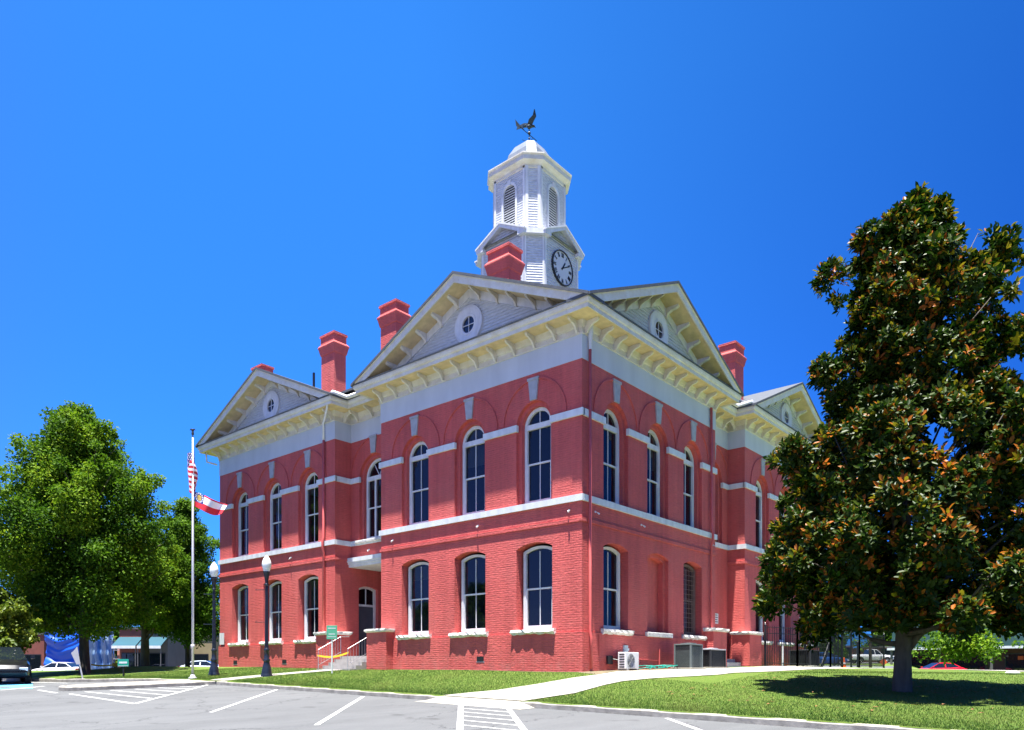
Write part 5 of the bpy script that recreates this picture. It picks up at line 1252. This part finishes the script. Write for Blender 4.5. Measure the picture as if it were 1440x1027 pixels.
# iron fence around the yard
def fence(name, label, pts, h=1.85, sp=.135, gate=None):
    r = empty(name, (pts[0][0], pts[0][1], HL(*pts[0]))); tag(r, label, "fence"); o0 = Vector(r.location)
    pk = MB(); rl = MB()
    for a, b in zip(pts, pts[1:]):
        L_ = math.hypot(b[0] - a[0], b[1] - a[1]); n_ = int(L_ / sp)
        for i in range(n_ + 1):
            x, y = a[0] + (b[0] - a[0]) * i / n_, a[1] + (b[1] - a[1]) * i / n_; z = HL(x, y) - o0.z; x -= o0.x; y -= o0.y
            pk.box(x - .010, x + .010, y - .010, y + .010, z + .06, z + h)
        za, zb2 = HL(*a) - o0.z, HL(*b) - o0.z; pa, pb_ = (a[0] - o0.x, a[1] - o0.y), (b[0] - o0.x, b[1] - o0.y)
        for q in (.15, h * .82, h * .97): rl.tube([(*pa, za + q), (*pb_, zb2 + q)], .02, 4)
        for p, zz in ((pa, za), (pb_, zb2)):
            ps = MB(); ps.box(p[0] - .04, p[0] + .04, p[1] - .04, p[1] + .04, zz - .1, zz + h + .06); ps.lathe([(.055, zz + h + .06), (.03, zz + h + .1), (.035, zz + h + .13), (.001, zz + h + .17)], p[0], p[1], 8); ps.build("post", m_black, r)
    pk.build("picket", m_black, r); rl.build("rail", m_black, r); return r
f0 = (.55, 13.75); f1 = (1.35, 15.6); f2 = (2.25, 17.5); f3 = (2.35, 26.5)
fence("iron_fence", "black iron picket fence round the yard beside the far pavilion", [f0, f1, f2, (2.3, 22.0), f3])
fence("iron_gate", "open black iron gate leaf standing inside the yard", [(1.2, 17.0), (2.1, 19.8)], 1.8, .10)
condenser("condenser_unit", "black condenser unit inside the iron fence", .75, 1.7, 16.3, 17.5, .80, m_acd, m_acd)
s = MB(); x, y = .85, 15.1; z = HL(x, y); s.tube([(x, y, z), (x, y, z + 1.05)], .045, 8); s.tube([(x, y, z + 1.05), (x, y, z + 1.12)], .06, 8); tag(s.build("white_pipe", m_trim), "white standing pipe just inside the iron fence", "pipe")
s = MB(); zz = HL(1.6, 19)
s.prism([(17.2, zz), (17.5, zz), (19.5, zz + 1.75), (19.5, zz + 2.0), (19.3, zz + 2.0)], 0, .05, FB(.9)); s.prism([(17.2, zz), (17.5, zz), (19.5, zz + 1.75), (19.5, zz + 2.0), (19.3, zz + 2.0)], 0, .05, FB(1.9))
for k in range(9): s.box(.9, 1.9, 17.3 + k * .24, 17.55 + k * .24, zz + .12 + k * .21, zz + .15 + k * .21)
tag(s.build("metal_steps", m_black), "black metal steps rising behind the iron fence", "steps")
x, y = ray(1186, 47); z = HL(x, y); cn_ = empty("traffic_cone", (x, y, z)); tag(cn_, "orange traffic cone on the grass beyond the iron fence", "traffic cone")
s = MB(); s.box(-.2, .2, -.2, .2, 0, .04); s.lathe([(.165, .04), (.15, .2), (.12, .48), (.10, .72), (.03, .74)], seg=14); s.build("cone_body", M("orange_plastic", (.85, .13, .03), .5, .05, 4), cn_)
s = MB(); s.lathe([(.139, .30), (.126, .43)], seg=14); s.lathe([(.114, .53), (.106, .64)], seg=14); s.build("reflective_band", m_trim, cn_)

# ------------------------------------------------------------------ cars
m_tyre = M("black_tyre", (.012, .012, .013), .8, .1, 6); m_rim = M("alloy_rim", (.45, .46, .48), .3, .05, 4, metal=.8)
m_cglass = glass_mat("car_glass", 0.0, (.008, .012, .016)); m_tail = M("red_tail_lamp", (.45, .01, .01), .3, .05, 4); m_head = M("clear_head_lamp", (.6, .62, .65), .15, .05, 4)
def carpaint(name, col):
    m = bpy.data.materials.new(name); n, b, o = nodes(m); b.inputs['Base Color'].default_value = (*col, 1); b.inputs['Roughness'].default_value = .3
    b.inputs['Coat Weight'].default_value = .3; b.inputs['Coat Roughness'].default_value = .06; return m
SED = dict(W=1.80, st=[(-2.35, .42, .66), (-2.30, .28, .86), (-2.0, .24, .97), (-1.5, .22, 1.0), (-.8, .20, .96), (.6, .20, .93), (1.2, .22, .90), (1.8, .24, .80), (2.2, .28, .68), (2.34, .40, .54)],
           gh=[(-1.85, .98), (-1.15, 1.38), (-.4, 1.44), (.15, 1.42), (1.15, .92)], pil=[-.35], wh=(-1.4, 1.42), r=.32)
SUV = dict(W=1.95, st=[(-2.45, .5, .8), (-2.42, .32, 1.05), (-2.2, .3, 1.12), (-1.4, .28, 1.12), (0, .27, 1.10), (1.0, .28, 1.08), (1.6, .3, 1.02), (2.2, .32, .92), (2.42, .45, .72)],
           gh=[(-2.35, 1.10), (-2.15, 1.72), (-1.0, 1.80), (.2, 1.76), (1.05, 1.07)], pil=[-.95, -.05], wh=(-1.5, 1.5), r=.37)
PIK = dict(W=1.98, st=[(-2.9, .55, .95), (-2.86, .45, 1.12), (-1.6, .4, 1.14), (-.3, .38, 1.14), (.9, .36, 1.14), (1.5, .38, 1.10), (2.4, .42, 1.02), (2.75, .5, .8)],
           gh=[(-.55, 1.12), (-.45, 1.78), (.0, 1.84), (.55, 1.80), (1.25, 1.10)], pil=[.2], wh=(-1.75, 1.75), r=.40)
def car(name, label, cat, loc, rz, spec, paint, roofpaint=None, group="parked cars"):
    r = empty(name, loc, rz); tag(r, label, cat); W = spec['W'] / 2
    b = MB(); R = []
    for x, zb, zt in spec['st']:
        e = 1 - .16 * max(0, (abs(x) - 1.7)) / .7; zm = zb + (zt - zb) * .55
        half = [(W * .80 * e, zb), (W * .96 * e, zb + .06), (W * 1.0 * e, zm), (W * .97 * e, zt - .10), (W * .88 * e, zt - .01), (W * .45 * e, zt + .025)]
        R.append([(x, a, z) for a, z in half] + [(x, -a, z) for a, z in half[::-1]])
    for A, B_ in zip(R, R[1:]): b.ring(A, B_, True)
    b.poly(R[0]); b.poly(R[-1][::-1]); bo = b.build("body", paint, r, smooth=True)
    em = bo.modifiers.new("edge", 'EDGE_SPLIT'); em.split_angle = math.radians(40)
    gh = spec['gh']; zlo = gh[0][1]; zhi = max(z for _, z in gh); wid = lambda z: W * (.88 - .20 * (z - zlo) / (zhi - zlo) if z > zlo else .88)
    g = MB(); L_ = [(x, wid(z), z) for x, z in gh]; Rr = [(x, -wid(z), z) for x, z in gh]; g.ring(L_, Rr); g.poly(L_); g.poly(Rr[::-1]); g.build("window_glass", m_cglass, r)
    rp = MB(); o_ = .012
    mid = gh[1:-1]
    rp.ring([(x, wid(z) + o_, z + o_) for x, z in mid], [(x, -wid(z) - o_, z + o_) for x, z in mid])
    for sgn in (1, -1):
        rp.ring([(x, sgn * (wid(z) + o_), z + o_) for x, z in mid], [(x, sgn * (wid(z - .07) + o_), z - .07) for x, z in mid])
        for (p, q) in ((gh[0], gh[1]), (gh[-1], gh[-2])):
            d_ = .10 if p[0] < q[0] else -.07
            rp.quad((p[0], sgn * (wid(p[1]) + o_), p[1]), (p[0] + d_ * 1.6, sgn * (wid(p[1]) + o_), p[1]), (q[0] + d_, sgn * (wid(q[1]) + o_), q[1]), (q[0], sgn * (wid(q[1]) + o_), q[1]))
        for px_ in spec['pil']: rp.quad((px_ - .05, sgn * (wid(zlo) + o_), zlo), (px_ + .05, sgn * (wid(zlo) + o_), zlo), (px_ + .03, sgn * (wid(zhi) + o_), zhi - .04), (px_ - .05, sgn * (wid(zhi) + o_), zhi - .04))
    rp.build("roof", roofpaint or paint, r)
    for wx in spec['wh']:
        for sgn in (1, -1):
            rr = spec['r']; yo, yi = sgn * W * 1.005, sgn * (W - .2); n_ = 20
            t = MB(); cir = lambda q, y: [(wx + q * math.cos(2 * PI * i / n_), y, rr + q * math.sin(2 * PI * i / n_)) for i in range(n_)]
            t.ring(cir(rr, yi), cir(rr, yo - sgn * .02), True); t.ring(cir(rr, yo - sgn * .02), cir(rr - .04, yo), True); t.ring(cir(rr - .04, yo), cir(rr * .64, yo - sgn * .01), True); wo = t.build("wheel", m_tyre, r)
            m = MB(); m.ring(cir(rr * .64, yo - sgn * .01), cir(rr * .58, yo - sgn * .04), True)
            for k in range(5):
                a = 2 * PI * k / 5; m.tube([(wx, yo - sgn * .02, rr), (wx + rr * .6 * math.cos(a), yo - sgn * .03, rr + rr * .6 * math.sin(a))], .035, 6)
            m.ball((wx, yo - sgn * .01, rr), .05, 8, 4, sy=.4); m.build("rim", m_rim, wo)
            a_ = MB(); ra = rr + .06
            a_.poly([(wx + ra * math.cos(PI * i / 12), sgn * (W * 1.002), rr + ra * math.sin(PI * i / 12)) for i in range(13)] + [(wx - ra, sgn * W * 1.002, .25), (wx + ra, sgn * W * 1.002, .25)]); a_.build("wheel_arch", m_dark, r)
    xf, xb = spec['st'][-1][0], spec['st'][0][0]; zl = spec['st'][-2][2] - .12
    for sgn in (1, -1):
        h = MB(); h.box(xf - .22, xf - .0, sgn * W * .72 - .16, sgn * W * .72 + .12 if sgn > 0 else sgn * W * .72 + .16, zl - .08, zl + .06); h.build("headlight", m_head, r, bevel=.02)
        h = MB(); h.box(xb - .01, xb + .16, sgn * W * .75 - .13, sgn * W * .75 + .13, .72, .88); h.build("tail_light", m_tail, r, bevel=.02)
        h = MB(); h.box(.85, 1.0, sgn * (W + .02) - .0, sgn * (W + .02) + sgn * .14, zlo - .02, zlo + .10); h.build("mirror", paint, r, bevel=.02)
    return r
def car_at(px, t, z=None):
    x, y = ray(px, t); return (x, y, HL(x, y) + .045 if z is None else z)
x, y = ray(2, 29.6); za = HA(x, y)
car("parked_car", "dark parked car in the tree shade at the left edge", "car", (x, y, za), YAW - .95, SED, carpaint("near_black_paint", (.004, .004, .006)))
x, y, z = car_at(82, 70); car("parked_car", "white sedan parked in front of the blue tarpaulin", "car", (x, y, (HORY - 931.3) / FPX * 70 - 1.45), YAW + PI - .08, SED, carpaint("white_paint", (.75, .75, .75)))
x, y, z = car_at(290, 72); car("patrol_car", "black and white patrol car at the courthouse corner", "car", (x, y, (HORY - 929) / FPX * 72 - 1.45), YAW + .12, SED, carpaint("white_gloss_paint", (.62, .66, .72)))
x, y = ray(1318, 71); car("parked_car", "bright red coupe parked on the street beyond the lawn", "car", (x, y, (HORY - 932) / FPX * 71 - 1.44), YAW + PI, SED, carpaint("bright_red_paint", (.62, .012, .02)))
x, y = ray(1224, 100); zt_ = HL(x, y); car("pickup_truck", "white pickup truck on the far grass behind the brown post", "truck", (x, y, HL(x, y) + .05), YAW + .0, PIK, carpaint("white_truck_paint", (.72, .74, .76)))
x, y = ray(1160, 84); car("parked_car", "dark blue car half hidden by the iron fence", "car", (x, y, HL(x, y) + .05), YAW, SED, carpaint("dark_blue_paint", (.01, .05, .16)))

# ------------------------------------------------------------------ distant street fronts
def mb_box(x0, x1, y0, y1, z0, z1, nm, mat, par, fr=None): s = MB(); s.box(x0, x1, y0, y1, z0, z1, 0, fr); return s.build(nm, mat, par)
m_fbrick = M("far_brick", (.22, .07, .05), .8, .15, 2); m_teal = M("teal_metal", (.010, .075, .105), .5, .06, 1); m_teal2 = M("green_teal_roof", (.045, .10, .09), .5, .06, 1)
m_tan = M("tan_stucco", (.30, .24, .13), .8, .08, 1); m_shopd = M("dark_shopfront", (.03, .028, .03), .4, .2, 1); m_greyw = M("grey_render", (.12, .115, .11), .8, .1, 1)
# shops at the left: faces towards the square along a line at right angles to the view
def shop(name, label, px0, px1, t, zb, zt, wall_m, awn=None, awn_m=None, depth=9, seed=1, win=True):
    x0, y0 = ray(px0, t); x1, y1 = ray(px1, t); L_ = math.hypot(x1 - x0, y1 - y0); r = empty(name, (x0, y0, zb), YAW); tag(r, label, "building")
    h = zt - zb; s = MB(); s.box(0, L_, 0, depth, -1.5, h); s.build("wall", wall_m, r)
    s = MB(); s.box(-.1, L_ + .1, -.12, depth + .1, h, h + .22); s.build("roof", m_greyw, r)
    rr = random.Random(seed); n_ = max(1, int(L_ / 2.6))
    if win:
        for i in range(n_):
            a = (i + .12) * L_ / n_; b = (i + .88) * L_ / n_
            s = MB(); s.box(a - .06, b + .06, -.05, -.001, .35, 2.5); f = s.build("shop_window" if i % 2 == 0 else "door", m_shopd, r)
            s = MB(); s.box(a, b, -.07, -.052, .5, 2.4); s.build("glass_pane", m_cglass, f)
    if awn:
        s = MB(); za, zb_ = awn; s.prism([(0, za), (0, za - .06), (-1.6, zb_ - .06), (-1.6, zb_)], 0, L_, lambda a, d, z: (d, a, z)); s.build("awning", awn_m, r)
        s = MB(); s.box(0, L_, -1.63, -1.6, zb_ - .28, zb_ + .01); s.build("awning_valance", m_trim, r)
        for i in range(n_ + 1): s = MB(); s.tube([(.05 + i * (L_ - .1) / n_, -1.5, -.5), (.05 + i * (L_ - .1) / n_, -1.5, zb_ - .1)], .05, 6); s.build("post", m_greyw, r)
    return r
zf = lambda py, t: (HORY - py) / FPX * t
shop("shop_building", "brick shop front with a teal awning left of the thick tree trunk", 168, 201, 80, -.6, zf(885, 80), m_fbrick, (zf(896, 80) + .6, zf(909, 80) + .6), m_teal, seed=1)
shop("shop_building", "shop front with a teal awning right of the thick tree trunk", 203, 236, 80, -.6, zf(886, 80), m_greyw, (zf(896, 80) + .6, zf(909, 80) + .6), m_teal, seed=2)
shop("shop_building", "yellow tan building behind the flagpole", 238, 300, 86, -.6, zf(896, 86), m_tan, seed=3)
shop("shop_building", "dark shop front behind the patrol car by the courthouse corner", 300, 420, 90, -.6, zf(900, 90), m_tan, seed=4)
shop("shop_building", "grey and brick building left of the blue tarpaulin", -60, 62, 88, -.6, zf(893, 88), m_fbrick, seed=5)
shop("shop_building", "red brick building with a white roof edge behind the parked vehicles", 1120, 1199, 112, .9, zf(910, 112), m_fbrick, seed=6)
shop("shop_building", "small red brick gable building behind the white pickup", 1236, 1262, 118, .9, zf(911, 118), m_fbrick, seed=7)
# long arcade on the right with a teal metal roof
Y0 = 74.0; ar = empty("shop_arcade", (-9, Y0, -.75)); tag(ar, "long maroon brick shop arcade with teal metal roof and posts behind the red coupe", "building")
s = MB(); s.box(0, 60, 2.2, 14, -.5, 4.6); s.build("wall", M("maroon_brick", (.07, .03, .03), .8, .2, 1), ar)
s = MB(); s.prism([(2.0, 3.35), (2.0, 3.25), (10, 6.2), (10, 6.3)], -.3, 60.3, lambda a, d, z: (d, a, z)); s.box(-.3, 60.3, -.2, 2.4, 3.18, 3.34)
ro = s.build("roof", m_teal2, ar)
s = MB(); s.box(-.3, 60.3, -.26, -.2, 3.08, 3.34); s.build("roof_trim", m_trim, ro)
s = MB(); s.box(-.3, 60, 2.0, 2.1, 3.36, 5.6); s.build("upper_panel", m_teal2, ar)
for i in range(13): s = MB(); s.box(i * 4.9, i * 4.9 + .22, -.1, .12, -.5, 3.2); s.build("post", m_greyw, ar)
for i in range(12):
    s = MB(); s.box(i * 4.9 + 1, i * 4.9 + 4.2, 2.12, 2.2, .3, 2.6); f = s.build("shop_window", m_shopd, ar); s = MB(); s.box(i * 4.9 + 1.1, i * 4.9 + 4.1, 2.08, 2.12, .4, 2.5); s.build("glass_pane", m_cglass, f)
for i in range(4): x_ = 12 + i * 2.1; s = MB(); s.box(x_, x_ + .5, 2.0, 2.05, 1.9, 2.3); s.build("shop_sign", M("orange_sign_%d" % i, (.5, .08, .02), .6, .05, 3), ar)
# blue tarpaulin over a frame
def tarp():
    t = 84; x0, y0 = ray(64, t); x1, y1 = ray(119, t - 1.0); x2, y2 = ray(160, t + 2.5); zb = zf(945, t); zt = zf(883, t)
    mb = MB(); nu, nv = 90, 46
    def P(u, v):
        if u < .56: q = u / .56; x, y = x0 + (x1 - x0) * q, y0 + (y1 - y0) * q
        else: q = (u - .56) / .44; x, y = x1 + (x2 - x1) * q, y1 + (y2 - y1) * q
        z = zb + (zt - zb) * v - .25 * math.sin(q * PI) * v
        dd = (.22 * math.sin(v * 9 + 2.2 * math.sin(u * 5)) + .10 * math.sin(v * 23 + 4 * math.sin(u * 4 + 1)) + .05 * math.sin(v * 47 + 5 * math.sin(u * 7))) if u < .56 else (.25 * math.sin(u * 60 + v * 4) + .12 * math.sin(u * 120 + v * 11) + .06 * math.sin(v * 19))
        return (x + math.sin(YAW) * dd, y - math.cos(YAW) * dd, z + .05 * math.sin(u * 25))
    for i in range(nu + 1):
        for j in range(nv + 1): mb.v.append(P(i / nu, j / nv))
    for i in range(nu):
        for j in range(nv): mb.f.append((i * (nv + 1) + j, (i + 1) * (nv + 1) + j, (i + 1) * (nv + 1) + j + 1, i * (nv + 1) + j + 1)); mb.m.append(0 if i / nu < .56 else 1)
    # sloping top sheet back to the wall behind
    o = len(mb.v)
    for i in range(nu + 1):
        a = P(i / nu, 1); mb.v.append(a); mb.v.append((a[0] - math.sin(YAW) * 4, a[1] + math.cos(YAW) * 4, a[2] + .8))
    for i in range(nu): mb.f.append((o + 2 * i, o + 2 * i + 2, o + 2 * i + 3, o + 2 * i + 1)); mb.m.append(0)
    m = bpy.data.materials.new("blue_tarpaulin"); n, b, oo = nodes(m); b.inputs['Base Color'].default_value = (.012, .09, .50, 1); b.inputs['Roughness'].default_value = .33
    m2 = bpy.data.materials.new("sheen_painted_tarpaulin"); n, b, oo = nodes(m2); v = pos(n, (1, 1, .25)); n.links.new(ramp(n, noise(n, 1.3, 4, v, .7).outputs['Fac'], (.05, .22, .62), (.42, .58, .72), .4, .6), b.inputs['Base Color']); b.inputs['Roughness'].default_value = .33  # pale patches paint the sheet's glossy sheen into the colour of this side
    o = mb.build("tarpaulin", [m, m2], smooth=True); tag(o, "large blue tarpaulin draped over a shop front behind the oak", "tarpaulin")
tarp()
sc_ = empty("scaffold", (*ray(161, 86), -.9), YAW); tag(sc_, "scaffold with pale boards right of the blue tarpaulin", "scaffold")
for a in (0, .9, 1.8): s = MB(); s.tube([(a, 0, -.3), (a, 0, 4.6)], .05, 6); s.build("pole", m_greyw, sc_)
for z in (1.0, 2.2, 3.2): s = MB(); s.box(-.1, 1.9, -.1, .5, z, z + .07); s.build("board", m_key, sc_)
s = MB(); s.box(.0, .8, .6, 1.2, -.3, 3.4); s.build("brick_pier", M("salmon_brick", (.55, .25, .18), .8, .1, 2), sc_)
x, y, z = at(167, 944); bz = empty("barricade", (x, y, z + .0), YAW); tag(bz, "yellow barricade beside the small green sign", "barricade")
s = MB(); s.box(-.3, .3, -.03, .03, .22, .38); s.build("board", M("yellow_board", (.75, .40, .02), .6, .1, 3), bz)
for q in (-.25, .25): s = MB(); s.tube([(q, .15, 0), (q, 0, .4)], .02, 5); s.tube([(q, -.15, 0), (q, 0, .4)], .02, 5); s.build("leg", m_black, bz)
m_tape = M("yellow_caution_tape", (.80, .52, .03), .5, .05, 4)
def tape(a, b, sag, label):
    s = MB(); n_ = 16; A, B_ = Vector(a), Vector(b)
    T = [A.lerp(B_, i / n_) - Vector((0, 0, sag * math.sin(PI * i / n_))) for i in range(n_ + 1)]
    s.ring([tuple(p) for p in T], [tuple(p + Vector((.004 * math.sin(i), .01, .075))) for i, p in enumerate(T)]); o = s.build("caution_tape", m_tape); so_ = o.modifiers.new("t", 'SOLIDIFY'); so_.thickness = .002; tag(o, label, "tape")
tape((-12.7, -1.25, .60), (-10.62, -1.2, .70), .12, "yellow caution tape strung across the porch handrails")
xa = at(128, 945.5); xb = at(160, 944.5); tape((xa[0], xa[1], xa[2] + .32), (xb[0], xb[1], xb[2] + .28), .05, "yellow caution tape running from the oak to the barricade")
# posts seen between the fence and the magnolia
for px, t, top, mat, nm, lb in ((1197, 50, 890, m_black, "lamp_post", "thin black post nearest the orange cone"), (1206, 56, 904, m_black, "lamp_post", "short black post left of the brown wooden post"), (1224, 58, 903, m_bark2, "wooden_post", "brown wooden post in front of the white pickup")):
    x, y = ray(px, t); z = HL(x, y); s = MB(); h = zf(top, t) - z; s.tube([(0, 0, -.3), (0, 0, h)], .07 if nm == "lamp_post" else .12, 8); s.lathe([(.12, h), (.14, h + .05), (.02, h + .14)], seg=8)
    o = s.build(nm, mat, loc=(x, y, z)); tag(o, lb, "post")
x, y = ray(1242, 62); z = HL(x, y); sg = empty("road_sign", (x, y, z), YAW); tag(sg, "orange diamond road sign left of the magnolia trunk", "sign")
s = MB(); s.tube([(0, 0, -.2), (0, 0, 1.5)], .03, 6); s.build("post", m_galv, sg)
s = MB(); s.prism([(-.33, 1.4), (0, 1.07), (.33, 1.4), (0, 1.73)], -.06, -.04, lambda a, d, zz: (a, d, zz)); s.build("panel", M("orange_sign", (.60, .10, .03), .6, .05, 3), sg)
s = MB(); x, y = ray(1424, 24); z = HL(x, y)
s.ball((0, 0, .05), .16, 10, 6, sx=1.3, sy=.7, sz=.35); o = s.build("crumpled_bag", m_trim, loc=(x, y, z + .01)); tag(o, "small white crumpled bag lying on the lawn right of the magnolia", "bag")
